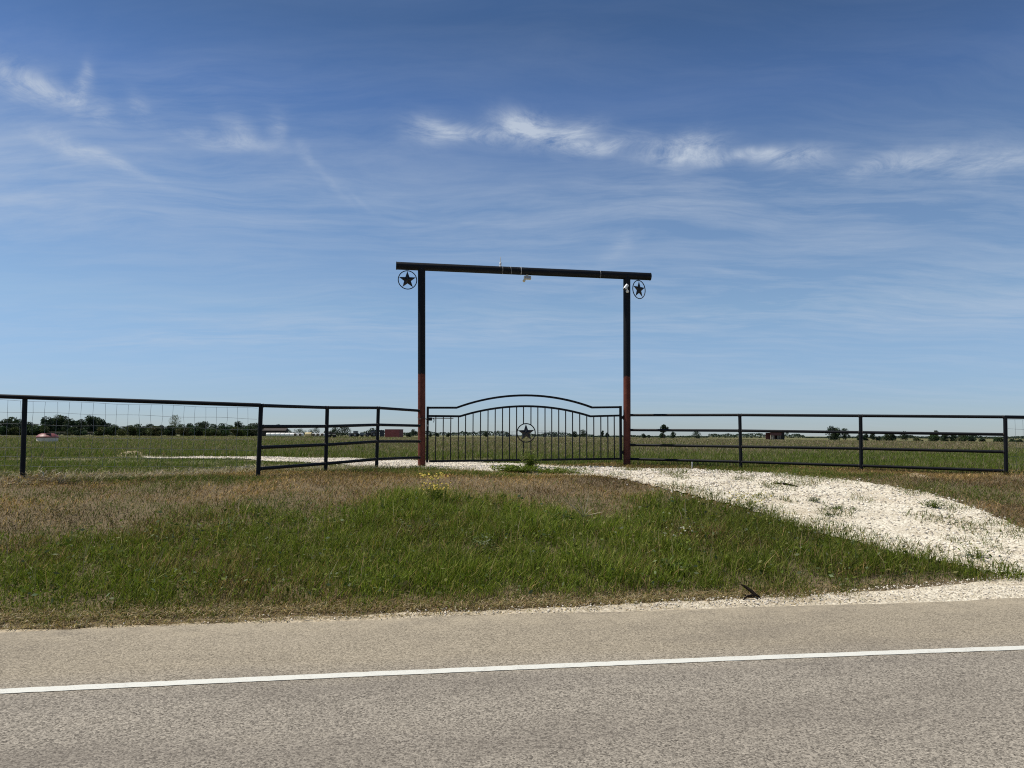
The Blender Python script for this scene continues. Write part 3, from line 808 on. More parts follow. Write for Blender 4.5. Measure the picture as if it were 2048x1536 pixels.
M_HAY = paint('bale_face', (0.10, 0.085, 0.055), (0.16, 0.13, 0.08), 0.95, 6.0)
M_BARN = paint('barn_brown', (0.048, 0.036, 0.030), (0.030, 0.023, 0.019), 0.8, 1.0)
M_NAVY = paint('machine_dark', (0.018, 0.022, 0.030), (0.05, 0.05, 0.055), 0.5, 2.0)
M_TYRE = paint('tyre_rubber', (0.014, 0.014, 0.014), (0.03, 0.028, 0.025), 0.9, 6.0)
M_GREY = paint('machine_grey', (0.20, 0.21, 0.22), (0.13, 0.13, 0.13), 0.6, 2.0)
M_GLASS = paint('cab_glass', (0.10, 0.13, 0.16), (0.16, 0.20, 0.24), 0.12, 1.0)
M_CREAMP = paint('cream_paint', (0.60, 0.53, 0.42), (0.48, 0.40, 0.30), 0.5, 3.0)
x, y = -34.4, 57.0
c = Vector(gz_at(x, y))
tk = empty('water_tank', c, 'low round cream tank with faded red lid in the left field', 'tank')
MB().lathe(c, [(0.70, -0.1), (0.70, 0.44)], 32).build('wall', M_TANK, tk)
ld = MB().lathe(c, [(0.71, 0.41), (0.75, 0.42), (0.75, 0.49), (0.72, 0.52), (0.56, 0.66), (0.40, 0.73), (0.15, 0.75)], 32).build('lid', M_TANKRED, tk)
MB().box(c + Vector((0.28, -0.38, 0.69)), (0.30, 0.26, 0.10), 0.2).build('hatch', M_DARK, ld)
# red shipping container
x, y = -34.46, 225.0
c = Vector(gz_at(x, y))
ct = empty('shipping_container', c, 'dark red steel shipping container standing beyond the left fence wing', 'container')
rz = math.radians(-22)
R3 = Matrix.Rotation(rz, 3, 'Z')
MB().box(c + Vector((0, 0, 1.20)), (4.9, 2.1, 2.25), rz).build('body', M_CONT, ct)
for i in range(16):
    MB().box(c + R3 @ Vector((-2.25 + i * 0.3, -1.065, 1.2)), (0.14, 0.04, 2.05), rz).build('rib', M_CONT, ct)
for k, yy in enumerate((-0.52, 0.52)):
    d_ = MB().box(c + R3 @ Vector((-2.475, yy, 1.2)), (0.05, 0.98, 2.1), rz).build('door', M_CONT2, ct)
    MB().tube([c + R3 @ Vector((-2.52, yy + 0.2, 0.25)), c + R3 @ Vector((-2.52, yy + 0.2, 2.2))], 0.03, 6).build('lock_rod', M_POLE, d_)
MB().box(c + Vector((0, 0, 2.35)), (5.0, 2.2, 0.08), rz).build('roof', M_CONT, ct)
for sx in (-2.2, 2.2): MB().box(c + R3 @ Vector((sx, 0, 0.03)), (0.3, 2.0, 0.12), rz).build('skid', M_DARK, ct)
# dark container to its left
x, y = -39.15, 232.0
c = Vector(gz_at(x, y))
dc = empty('storage_box', c, 'dark blue storage box beside the red shipping container', 'container')
MB().box(c + Vector((0, 0, 1.12)), (1.25, 2.0, 1.9), 0.1).build('body', M_NAVY, dc)
MB().box(c + Vector((0, 0, 2.09)), (1.35, 2.1, 0.06), 0.1).build('lid', M_NAVY, dc)
for sx in (-0.45, 0.45): MB().box(c + Vector((sx, 0, 0.07)), (0.14, 1.9, 0.22), 0.1).build('runner', M_POLE, dc)
def tractor(name, label, px, y, s, rz, mat):
    x = px; c = Vector(gz_at(x, y)); R = Matrix.Rotation(rz, 3, 'Z')
    t = empty(name, c, label, 'tractor')
    L = lambda a, b, d: c + R @ (Vector((a, b, d)) * s)
    MB().box(L(0.75, 0, 0.95), (1.5 * s, 0.62 * s, 0.5 * s), rz).build('hood', mat, t)
    MB().box(L(0.2, 0, 0.6), (2.4 * s, 0.4 * s, 0.35 * s), rz).build('chassis', M_DARK, t)
    cb = MB().box(L(-0.55, 0, 1.02), (1.05 * s, 1.1 * s, 0.34 * s), rz).build('cab', mat, t)
    MB().box(L(-0.55, 0, 1.47), (0.96 * s, 1.0 * s, 0.54 * s), rz).build('glazing', M_GLASS, cb)
    for sx in (-1.06, -0.04):
        for sy in (-0.52, 0.52):
            MB().box(L(sx, sy, 1.47), (0.07 * s, 0.07 * s, 0.58 * s), rz).build('cab_pillar', M_DARK, cb)
    MB().box(L(-0.55, 0, 1.81), (1.25 * s, 1.2 * s, 0.12 * s), rz).build('roof', mat, cb)
    for sy in (-1, 1):
        for (ax, rr, w) in ((-0.65, 0.70, 0.4), (1.05, 0.42, 0.28)):
            p0 = L(ax, sy * 0.62, rr)
            n_ = R @ Vector((0, 1, 0))
            w_ = MB().lathe(p0 - n_ * (w * s / 2), [(rr * 0.85 * s, 0), (rr * s, 0.06 * s), (rr * s, (w - 0.06) * s), (rr * 0.85 * s, w * s)], 20, n_).build('wheel', M_TYRE, t)
            MB().lathe(p0 + n_ * (sy * w * s / 2 - 0.02 * s), [(rr * 0.5 * s, 0), (rr * 0.42 * s, 0.04 * s)], 14, n_).build('rim', M_GREY, w_)
    MB().tube([L(1.2, 0.2, 1.2), L(1.2, 0.2, 1.75)], 0.04 * s, 8).build('exhaust', M_DARK, t)
    return t
tractor('tractor', 'dark cab tractor parked between the bales and the red container', -46.78, 228.0, 0.98, math.radians(168), M_NAVY)
tractor('tractor', 'dark tractor parked under the bush beside the storage box', -43.02, 235.0, 1.12, math.radians(200), M_NAVY)
x, y = -45.38, 233.0
c = Vector(gz_at(x, y))
wg = empty('farm_trailer', c, 'small grey farm trailer standing between the two dark tractors', 'trailer')
MB().box(c + Vector((0, 0, 0.92)), (1.3, 1.6, 0.75), 0.1).build('box', M_GREY, wg)
MB().box(c + Vector((0, 0, 0.50)), (1.5, 1.7, 0.12), 0.1).build('bed', M_DARK, wg)
for sy in (-0.75, 0.75): MB().lathe(c + Vector((0, sy - 0.1, 0.33)), [(0.28, 0), (0.34, 0.05), (0.34, 0.15), (0.28, 0.2)], 16, (0, 1, 0)).build('wheel', M_TYRE, wg)
# small vehicle with pale fenders
x, y = -38.57, 165.0
c = Vector(gz_at(x, y))
uv_ = empty('utility_vehicle', c, 'small brown open utility vehicle with cream fenders near the bales', 'vehicle')
MB().box(c + Vector((0, 0, 0.55)), (1.75, 0.95, 0.22), 0.12).build('chassis', M_DARK, uv_)
MB().box(c + Vector((-0.1, 0, 0.95)), (1.5, 0.9, 0.25), 0.12).build('bed', M_BARN, uv_)
MB().box(c + Vector((-0.3, 0, 1.1)), (0.5, 0.85, 0.25), 0.12).build('seat', M_BARN, uv_)
for sx in (-0.62, 0.55):
    MB().lathe(c + Vector((sx, -0.62, 0.30)), [(0.24, 0), (0.31, 0.04), (0.31, 0.20), (0.24, 0.24)], 16, (0, 1, 0)).build('wheel', M_TYRE, uv_)
    MB().lathe(c + Vector((sx, 0.40, 0.30)), [(0.24, 0), (0.31, 0.04), (0.31, 0.20), (0.24, 0.24)], 16, (0, 1, 0)).build('wheel', M_TYRE, uv_)
    MB().box(c + Vector((sx, -0.52, 0.72)), (0.62, 0.34, 0.20), 0.12).build('fender', M_CREAMP, uv_)
# round bales, wrapped, in a row; then bales showing their dark ends
def bale(name, label, group, x, y, ax, r=0.63, w=1.45, mat=None, z0=0.0):
    c = Vector((x, y, tz(x, y) + r - 0.04 + z0)); a = Vector((math.cos(ax), math.sin(ax), 0))
    o = empty(name, (x, y, tz(x, y)), label, 'bale', group)
    MB().lathe(c - a * (w / 2), [(r * 0.86, 0), (r * 0.97, 0.06), (r, 0.2), (r * 0.985, w / 2), (r, w - 0.2), (r * 0.97, w - 0.06), (r * 0.86, w)], 22, a).build('wrap', mat or M_WRAP, o)
    for sg in (-1, 1):
        MB().lathe(c + a * (sg * (w / 2 + 0.004)) - a * (0.015 if sg > 0 else -0.0), [(r * 0.80, 0), (r * 0.80, 0.012)], 18, a * 1.0).build('end_face', M_HAY, o)
    return o
BX = [-76.47, -74.97, -73.48, -71.99, -70.49, -69.0]
for i, x in enumerate(BX):
    bale('round_bale', ('leftmost', 'second', 'third', 'fourth', 'fifth', 'rightmost')[i] + ' white wrapped bale of the six lying end to end', 'white bales lying end to end', x, 242.0 + 0.05 * i, 0.03 + random.uniform(-0.05, 0.05))
for i, x in enumerate([-67.26, -65.7, -61.56, -60.24, -58.83]):
    bale('round_bale', ['white wrapped round bale showing its dark end, next to the white row', 'white wrapped round bale showing its dark end, left of the straw coloured bale',
         'white wrapped round bale showing its dark end, right of the straw coloured bale', 'white wrapped round bale showing its dark end, second right of the straw coloured bale',
         'white wrapped round bale showing its dark end, farthest right in the row'][i], 'bales showing dark ends', x, 240.0, math.radians(78), 0.62)
bale('round_bale', 'straw coloured round bale lying sideways among the white bales', None, -62.91, 238.0, 0.05, 0.68, 2.0, M_YELLOWWRAP)
# low brown barn behind the bales
x, y = -92.36, 300.0
c = Vector(gz_at(x, y))
bn = empty('barn', c, 'long low brown barn behind the row of white bales', 'barn')
MB().box(c + Vector((0, 0, 1.1)), (9.0, 4.0, 2.3)).build('wall', M_BARN, bn)
MB().add([c + Vector(q) for q in ((-4.8, -2.4, 2.2), (4.8, -2.4, 2.2), (4.8, 0, 3.2), (-4.8, 0, 3.2), (4.8, 2.4, 2.2), (-4.8, 2.4, 2.2), (-4.8, -2.4, 2.1), (4.8, -2.4, 2.1), (4.8, 2.4, 2.1), (-4.8, 2.4, 2.1))],
    [(0, 1, 2, 3), (3, 2, 4, 5), (0, 3, 5), (1, 4, 2), (6, 7, 1, 0), (8, 9, 5, 4), (9, 8, 7, 6), (6, 0, 5, 9), (7, 8, 4, 1)]).build('roof', M_BARN, bn)
for sx in (-2.5, 1.5): MB().box(c + Vector((sx, -2.02, 0.95)), (1.6, 0.06, 1.9)).build('door', M_DARK, bn)
# red open fronted shed on the right
x, y = 59.88, 175.0
c = Vector(gz_at(x, y))
sh = empty('field_shed', c, 'small red roofed field shed on pale posts behind the right fence', 'shed')
rz = math.radians(14); R3 = Matrix.Rotation(rz, 3, 'Z')
MB().box(c + R3 @ Vector((-0.35, -0.95, 1.40)), (2.75, 0.06, 0.62), rz).build('fascia', M_SHED, sh)
MB().box(c + R3 @ Vector((1.32, 0.1, 0.86)), (0.95, 2.1, 1.70), rz).build('shaded_side_wall', M_DARK, sh)  # right side wall in near black, its shade put into the colour
MB().box(c + R3 @ Vector((-0.35, 1.1, 0.86)), (2.7, 0.06, 1.7), rz).build('back_wall', M_SHED, sh)
MB().add([c + R3 @ Vector(q) for q in ((-1.85, -1.1, 1.70), (1.85, -1.1, 1.70), (1.85, 1.25, 1.95), (-1.85, 1.25, 1.95), (-1.85, -1.1, 1.78), (1.85, -1.1, 1.78), (1.85, 1.25, 2.03), (-1.85, 1.25, 2.03))],
    [(3, 2, 1, 0), (4, 5, 6, 7), (0, 1, 5, 4), (1, 2, 6, 5), (2, 3, 7, 6), (3, 0, 4, 7)]).build('roof', M_SHED, sh)
for sx in (-1.6, -1.25, -0.85, 0.2, 0.72):
    MB().bar([c + R3 @ Vector((sx, -0.85, -0.2)), c + R3 @ Vector((sx, -0.85, 1.15))], 0.12, 0.12, R3 @ Vector((0, -1, 0))).build('pole', M_POLE, sh)
# cattle pens seen through the gate
def corral(label, px_posts, y, ztop, rails, mat=None):
    xs = px_posts
    f = empty('cattle_pen', gz_at(xs[0], y), label, 'pen')
    for x in xs: MB().tube([(x, y, tz(x, y) - 0.3), (x, y, tz(x, y) + ztop)], 0.06, 8).build('post', mat or M_GREY, f)
    for h in rails: MB().tube([(xs[0], y, tz(xs[0], y) + h), (xs[-1], y, tz(xs[-1], y) + h)], 0.04, 8).build('rail', mat or M_GREY, f)
corral('grey pipe cattle pen with high crossbar seen left of the gate star', [-5.14, -4.17, -2.7, -1.4, 0.06, 1.52], 250.0, 1.9, (0.5, 1.0, 1.85))
corral('grey pipe cattle pen of pale panels seen right of the gate star', [8.92, 10.28, 11.64, 13.0, 14.37, 15.73, 17.09, 18.45], 262.0, 2.3, (0.4, 0.8, 1.2, 1.7, 2.25))
corral('wire pasture fence with pale posts in front of the left tree line', [-194.94, -182.48, -174.42, -165.99, -161.41, -157.56, -153.53, -143.63, -133.73, -124.39, -115.41, -108.81, -103.13, -98.36, -92.31], 282.0, 1.35, (0.5, 0.95, 1.3), M_POLE)

# ------------------------------------------------------------------ trees
def tree(name, label, x, y, h, r, col, group=None, trunk=0.25, dens=1.0, flat=0.75, cat='tree', lobes=7, leaf=None, sub=0.0):
    """tapered trunk with limbs, crown of many small leaf faces gathered in uneven clumps"""
    z = tz(x, y); base = Vector((x, y, z))
    t = empty(name, base, label, cat, group)
    cz = h * trunk; ch = h - cz
    rad = max(0.06, h * 0.022)
    mb = MB()
    ln = random.uniform(-0.06, 0.06) * h
    mb.tube([base + Vector((0, 0, -0.3)), base + Vector((ln * 0.3, 0, cz * 0.7)), base + Vector((ln, 0, h * 0.72))], [rad * 1.3, rad, rad * 0.3], 7)
    for k in range(5):
        q = random.uniform(0, 6.28); zz = random.uniform(0.6, 1.0) * cz + 0.15 * ch
        mb.tube([base + Vector((ln * 0.5, 0, zz)), base + Vector((r * 0.35 * math.cos(q), r * 0.35 * math.sin(q), zz + ch * 0.25)), base + Vector((r * 0.7 * math.cos(q), r * 0.7 * math.sin(q), zz + ch * random.uniform(0.3, 0.55)))], [rad * 0.6, rad * 0.4, rad * 0.12], 5)
    mb.build('trunk', M_BARK, t)
    n = int(2000 * dens)
    L = leaf or max(0.12, 0.042 * h)
    C, RR = [], []
    for k in range(lobes + 4):
        q = random.uniform(0, 6.28); f = (k + random.random()) / (lobes + 4)
        zz = cz + ch * (0.10 + 0.72 * f)
        wid = math.sin(math.pi * (0.22 + 0.66 * f)) ** 0.8
        d = r * random.uniform(0.15, 0.72) * wid
        C.append((d * math.cos(q), d * math.sin(q), zz)); RR.append(min(r * random.uniform(0.30, 0.55), ch * 0.34))
    C.append((0, 0, cz + ch * 0.80)); RR.append(min(r * 0.55, ch * 0.24))
    C.append((0, 0, cz + ch * 0.42)); RR.append(min(r * 0.75, ch * 0.42))
    C = np.array(C); RR = np.array(RR)
    k = RNG.integers(0, len(C), n)
    d = RNG.normal(size=(n, 3)); d /= np.linalg.norm(d, axis=1)[:, None]
    rr = RR[k] * (0.45 + 0.60 * RNG.random(n) ** 0.5)
    p = C[k] + d * rr[:, None] * np.array([1, 1, flat])
    p[:, 2] = np.where(p[:, 2] < 0.03 * h, RNG.uniform(0.03, 0.3, n) * h, np.minimum(p[:, 2], h))
    p += np.array([x, y, z])
    a = RNG.normal(size=(n, 3)); a /= np.linalg.norm(a, axis=1)[:, None]
    b = np.cross(a, RNG.normal(size=(n, 3))); b /= np.linalg.norm(b, axis=1)[:, None]
    s = L * RNG.uniform(0.5, 1.25, n)[:, None]
    V = np.stack([p - a * s, p + b * s * 0.6, p + a * s, p - b * s * 0.6], 1) - np.array([x, y, z])
    i0 = np.arange(n) * 4
    T_ = np.concatenate([np.stack([i0, i0 + 1, i0 + 2], -1), np.stack([i0, i0 + 2, i0 + 3], -1)])
    cc = np.array(col)[None] * RNG.uniform(0.65, 1.45, (n, 1)) * (0.85 + 0.3 * RNG.random((len(C), 3)))[k]
    o = fast_mesh('crown', V.reshape(-1, 3), T_, M_LEAF, np.repeat(cc, 4, 0))
    o.parent = t
    return t
DK, MD, OL, PALE, BL_ = (0.034, 0.052, 0.030), (0.048, 0.070, 0.032), (0.068, 0.085, 0.034), (0.14, 0.155, 0.095), (0.045, 0.065, 0.045)
ORD = ['first', 'second', 'third', 'fourth', 'fifth', 'sixth', 'seventh', 'eighth', 'ninth', 'tenth', 'eleventh', 'twelfth', 'thirteenth', 'fourteenth', 'fifteenth', 'sixteenth', 'seventeenth', 'eighteenth', 'nineteenth', 'twentieth']
SEEN = {}
def place_label(kind, px):
    """which one of the tree line it is, counted from a landmark in front of it"""
    for lim, mark in ((47, 'the left picture edge'), (118, 'the left fence post'), (350, 'the red lidded tank'), (9999, 'the pale airy tree')):
        if px < lim: break
    k = (kind, mark); SEEN[k] = SEEN.get(k, -1) + 1
    return ORD[SEEN[k]] + ' ' + kind + ' right of ' + mark + ' in the left tree line'
LEFT_PX = [-14,10,24,40,56,72,93,105,117,129,141,152,165,180,192,203,216,228,247,262,275,289,302,314,323,340,362,380,398,412,427,443,460,476,490,504,514,530]
BUSH_PX = [5,30,62,84,150,205,232,258,284,312,338,366,392,420,448,474,500]
LEFT = [(-202.6, 300, 5.56, 2.93), (-195.3, 296, 6.26, 2.89), (-197.8, 304, 7.19, 3.17), (-192.1, 300, 6.37, 2.74), (-192.7, 306, 5.28, 2.59), (-185.7, 300, 4.41, 2.35), (-176.9, 292, 7.19, 2.47), (-180.6, 302, 6.86, 2.75), (-175.9, 298, 7.92, 2.72), (-177.7, 305, 7.74, 2.78), (-170.1, 296, 6.54, 2.7), (-171.9, 303, 5.72, 2.57), (-167.7, 300, 6.42, 2.35), (-162.1, 295, 7.9, 2.69), (-164.6, 304, 7.33, 2.57), (-160.3, 300, 6.46, 2.15), (-161.9, 308, 5.03, 2.61), (-155.3, 300, 4.37, 2.35), (-157.6, 312, 3.7, 2.64), (-151.1, 305, 3.84, 2.38), (-146.1, 300, 4.56, 2.74), (-147.2, 308, 3.89, 2.41), (-141.8, 302, 4.6, 2.75), (-141.3, 306, 3.89, 1.99), (-136.7, 300, 4.24, 1.76), (-135.6, 305, 3.69, 2.58), (-129.2, 300, 4.64, 2.74), (-128.2, 306, 5.1, 2.19), (-122.1, 300, 5.44, 2.74), (-121.0, 304, 5.68, 2.38), (-116.5, 300, 4.69, 2.54), (-116.4, 308, 5.0, 2.41), (-110.0, 300, 4.31, 2.54), (-108.0, 303, 5.93, 2.37), (-104.2, 300, 4.16, 2.35), (-103.5, 306, 5.02, 2.79), (-99.5, 300, 5.13, 2.35), (-100.2, 312, 4.31, 2.44)]
for i, (x, y, h, r) in enumerate(LEFT):
    tree('field_tree', place_label('dark tree', LEFT_PX[i]), x, y, h, r * 1.3, (DK, DK, MD)[i % 3], 'trees in the left tree line', 0.01, 1.1, 0.9)
x, y, h, r = (-127.2, 290, 8.27, 2.83)
tree('field_tree', 'pale grey green airy tree rising above the left tree line', x, y, h, r, PALE, None, 0.32, 0.55, 0.9, lobes=9, leaf=0.16)
for i, (x, y, h, r) in enumerate([(-182.8, 276, 2.1, 1.62), (-179.6, 278, 1.97, 1.81), (-172.6, 276, 2.51, 1.98), (-170.5, 279, 2.36, 1.64), (-157.4, 277, 2.03, 2.17), (-146.9, 276, 2.09, 1.62), (-143.6, 279, 2.3, 2.18), (-137.4, 276, 2.45, 2.16), (-133.7, 278, 2.14, 2.17), (-127.7, 276, 2.34, 2.16), (-124.4, 279, 2.52, 2.18), (-118.0, 276, 2.18, 2.34), (-114.2, 278, 2.39, 2.17), (-108.3, 276, 2.01, 2.16), (-104.4, 279, 2.41, 2.18), (-98.7, 276, 2.26, 1.98), (-94.7, 278, 2.46, 2.17)]):
    tree('bush', place_label('low olive bush', BUSH_PX[i]), x, y, h * 1.5, r * 2.0, OL if i % 2 else MD, 'bushes along the left tree line', 0.0, 1.3, 0.8, 'bush', 9, leaf=0.26)
MIDT = [
 ((-100.4, 330, 5.17, 2.58), 'tree showing above the second rail behind the brown barn', DK, 0.15),
 ((-93.7, 340, 3.37, 4.65), 'low wide tree behind the bales showing their dark ends', MD, 0.08),
 ((-97.1, 335, 2.86, 3.93), 'low tree behind the right end of the brown barn', MD, 0.08),
 ((-86.5, 338, 3.57, 3.96), 'low tree behind the bales nearest the fence post', DK, 0.08),
 ((-53.8, 245, 3.95, 3.83), 'dark rounded tree behind the utility vehicle', DK, 0.10),
 ((-57.8, 250, 3.01, 2.61), 'smaller dark tree left of the rounded tree by the bales', DK, 0.10),
 ((-44.8, 246, 2.84, 2.08), 'bushy tree behind the dark tractor beside the storage box', DK, 0.10),
 ((-33.3, 260, 2.73, 1.52), 'grey green tree just left of the left gate post', BL_, 0.12),
 ((-35.0, 262, 1.57, 1.37), 'low shrub right of the red shipping container', BL_, 0.05),
 ((-31.7, 300, 1.31, 0.78), 'small shrub on the horizon beside the gate latch', DK, 0.05),
 ((-30.0, 310, 1.54, 1.01), 'small shrub on the horizon right of the gate latch', DK, 0.05),
 ((-25.7, 310, 1.37, 1.01), 'small shrub on the horizon behind the fourth picket', DK, 0.05),
 ((-10.1, 300, 2.17, 1.27), 'single dark round tree on the horizon left of the gate star', DK, 0.08),
 ((-2.0, 320, 1.9, 1.04), 'small tree behind the cattle pen left of the star', BL_, 0.08),
 ((13.8, 320, 1.96, 1.67), 'small tree behind the pale panel cattle pen', BL_, 0.08),
 ((17.7, 322, 1.54, 1.05), 'smaller shrub at the end of the pale panel cattle pen', BL_, 0.08),
 ((23.8, 290, 2.42, 1.51), 'left half of the tree clump between the pickets right of the star', DK, 0.08),
 ((26.8, 290, 3.03, 2.08), 'tall dark tree clump on the horizon right of the gate star', DK, 0.08),
 ((35.4, 300, 3.0, 0.68), 'thin sparse tree on the horizon near the right gate stile', BL_, 0.25),
 ((37.1, 300, 2.07, 0.98), 'low shrub beside the thin sparse tree near the right gate stile', BL_, 0.08),
]
for (tt, lab, col, tk_) in MIDT:
    tree('field_tree', lab, *tt, col, None, tk_ * 0.5, 0.7, 0.85, lobes=6)
RIGHT = [
 ((49.7, 290, 1.83, 1.13), 'small round shrub on the horizon beside the right gate post', BL_, 0.05, 1),
 ((51.7, 290, 1.31, 0.76), 'tiny shrub on the horizon near the right gate post', BL_, 0.05, 1),
 ((47.4, 240, 4.36, 1.41), 'umbrella shaped tree on a bare trunk behind the right fence', DK, 0.45, 0.9),
 ((47.3, 242, 1.76, 1.1), 'dark bush at the foot of the umbrella shaped tree', DK, 0.05, 1),
 ((54.5, 260, 2.45, 1.1), 'grey green shrub right of the umbrella shaped tree', BL_, 0.05, 1),
 ((59.9, 250, 2.66, 1.63), 'broad grey green tree under the second rail left of the fence post', BL_, 0.08, 1),
 ((89.3, 215, 4.51, 1.82), 'large rounded grey green tree left of the middle right fence post', BL_, 0.06, 1),
 ((90.5, 214, 4.1, 1.39), 'dark tree joined to the large rounded grey green tree', MD, 0.08, 1),
 ((92.8, 214, 3.85, 1.25), 'slim tree right of the large rounded grey green tree', DK, 0.2, 0.6),
 ((90.7, 200, 2.36, 1.04), 'dark low tree directly behind the middle right fence post', DK, 0.06, 1),
 ((92.1, 200, 2.12, 0.91), 'dark low tree just right of the middle right fence post', DK, 0.06, 1),
 ((96.2, 205, 2.71, 0.93), 'small open tree right of the middle right fence post', DK, 0.2, 0.6),
 ((97.9, 205, 1.69, 0.8), 'pale shrub between the small trees right of the middle post', BL_, 0.05, 1),
 ((95.1, 195, 2.42, 1.14), 'dark bushy tree in the gap left of the tall slim tree', MD, 0.05, 1),
 ((96.4, 195, 2.64, 1.02), 'dense dark tree right of the pale shrub', DK, 0.05, 1),
 ((96.9, 190, 2.88, 0.99), 'slim open tree reaching above the second rail', DK, 0.22, 0.6),
 ((97.2, 185, 1.17, 1.08), 'low olive bush right of the slim open tree', OL, 0.03, 1),
 ((98.6, 185, 0.73, 0.48), 'small dark shrub at the start of the right tree clump', DK, 0.03, 1),
 ((94.2, 172, 2.16, 1.12), 'first tree of the dense clump behind the right rails', MD, 0.06, 1),
 ((97.1, 176, 3.14, 0.8), 'tallest tree of the dense clump poking above the second rail', DK, 0.1, 0.8),
 ((95.8, 170, 2.29, 1.0), 'second dark tree of the dense clump behind the right rails', DK, 0.06, 1),
 ((97.8, 170, 2.19, 1.11), 'third dark tree of the dense clump behind the right rails', DK, 0.06, 1),
 ((98.6, 168, 2.1, 1.09), 'fourth tree of the dense clump behind the right rails', MD, 0.06, 1),
 ((100.3, 168, 1.57, 0.99), 'last low tree of the dense clump behind the right rails', DK, 0.05, 1),
 ((99.2, 162, 1.13, 0.95), 'rounded bush between the dense clump and the last post', DK, 0.04, 1),
 ((99.9, 158, 1.37, 1.24), 'rounded tree just left of the last right fence post', MD, 0.05, 1),
 ((101.2, 156, 1.1, 1.12), 'rounded bush right of the last right fence post', MD, 0.04, 1),
 ((103.2, 156, 1.04, 1.02), 'bush at the right picture edge behind the wire', DK, 0.04, 1),
]
for (tt, lab, col, tk_, dn_) in RIGHT:
    tree('field_tree', lab, tt[0], tt[1], tt[2], tt[3] * 1.15, col, None, tk_ if tk_ > 0.15 else tk_ * 0.5, 0.8 * dn_, 0.85, lobes=7)
# woods along the horizon, too far to tell one tree from the next
xs, ys, zs, hs = [], [], [], []
n = 36000
A_ = RNG.uniform(-1.15, 1.15, n); D_ = RNG.uniform(640, 760, n)
x = A_ * D_; y = D_
top = 2.0 + 6.5 * fbm(A_ * 60 + 50, A_ * 0 + 2, 1.0, 4) ** 2.2
gap = fbm(A_ * 14 + 20, A_ * 0 + 7, 1.0, 2)
top *= np.where(gap < 0.36, 0.4, 1.0)
top *= np.where(A_ > 0.36, 0.55, 1.0)
z = terrain(x, y) + RNG.random(n) ** 0.7 * top
p = np.stack([x, y, z], -1)
a = RNG.normal(size=(n, 3)); a /= np.linalg.norm(a, axis=1)[:, None]
b = np.cross(a, RNG.normal(size=(n, 3))); b /= np.linalg.norm(b, axis=1)[:, None]
s = RNG.uniform(0.35, 0.9, n)[:, None]
V = np.stack([p - a * s, p + b * s * 0.7, p + a * s, p - b * s * 0.7], 1).reshape(-1, 3)
i0 = np.arange(n) * 4
T_ = np.concatenate([np.stack([i0, i0 + 1, i0 + 2], -1), np.stack([i0, i0 + 2, i0 + 3], -1)])
cc = np.array([0.040, 0.058, 0.040])[None] * RNG.uniform(0.7, 1.3, (n, 1))
woods = fast_mesh('distant_woods', V, T_, M_LEAF, np.repeat(cc, 4, 0))
tag(woods, 'thin dark line of distant woods along the horizon', 'woods', kind='stuff')

# ------------------------------------------------------------------ grass
GREEN = [(-7.0, 8.54), (-5.82, 8.84), (-5.1, 9.08), (-4.56, 9.28), (-4.32, 9.66), (-3.84, 10.02), (-3.35, 10.3), (-2.55, 10.3), (-1.93, 10.58), (-1.69, 11.2), (-0.88, 11.06), (-0.1, 11.18), (0.26, 10.74), (0.7, 10.2), (1.59, 10.38), (1.96, 11.38), (2.42, 11.8), (2.93, 11.44), (3.39, 11.0), (3.8, 10.22), (4.22, 9.68), (4.52, 9.28), (5.0, 8.86), (5.43, 8.56), (5.06, 8.4), (4.34, 8.18), (3.44, 7.92), (2.35, 7.68), (1.33, 7.48), (-0.1, 7.2), (-1.87, 6.92), (-3.09, 6.68), (-4.26, 6.52), (-5.17, 6.36)]
THATCH = [(-8.2, 9.98), (-5.91, 10.14), (-4.73, 10.14), (-4.24, 9.62), (-4.54, 9.12), (-5.48, 8.84), (-6.86, 8.38)]
def blades(name, x, y, h, w, lean, col, label, lift=0.0, droop=1.0, cat='grass'):
    """one lance shaped bent blade per point"""
    n = len(x)
    z = terrain(x, y) + lift
    th = RNG.uniform(0, 6.283, n)
    wd = np.stack([np.cos(th), np.sin(th), np.zeros(n)], -1) * (w / 2)[:, None]
    # the wind and last season's growth lean most blades one way
    la = RNG.normal(0.3, 1.9, n)
    ld_ = np.stack([np.cos(la), np.sin(la), np.zeros(n)], -1)
    B = np.stack([x, y, z - 0.01], -1)
    upv = np.array([0, 0, 1.0])
    mid = B + upv * (h * 0.52)[:, None] + ld_ * (h * lean * 0.28)[:, None]
    tip = B + upv * (h * (1.0 - 0.28 * lean * droop))[:, None] + ld_ * (h * lean)[:, None]
    V = np.stack([B, mid - wd, mid + wd, tip], 1).reshape(-1, 3)
    i0 = np.arange(n) * 4
    T_ = np.concatenate([np.stack([i0, i0 + 2, i0 + 1], -1), np.stack([i0 + 1, i0 + 2, i0 + 3], -1)])
    o = fast_mesh(name, V, T_, M_BLADE, np.repeat(col, 4, 0))
    return tag(o, label, cat, kind='stuff')
def pick(cols, wts, n, var=0.35):
    cols = np.array(cols); k = RNG.choice(len(cols), n, p=np.array(wts) / sum(wts))
    return cols[k] * RNG.uniform(1 - var, 1 + var, (n, 1)) * RNG.uniform(0.92, 1.08, (n, 3))
G1, G2, G3, G4 = (0.100, 0.138, 0.018), (0.075, 0.108, 0.014), (0.135, 0.165, 0.030), (0.18, 0.18, 0.065)
S1, S2, S3, S4 = (0.37, 0.285, 0.145), (0.27, 0.195, 0.095), (0.17, 0.12, 0.062), (0.46, 0.38, 0.25)
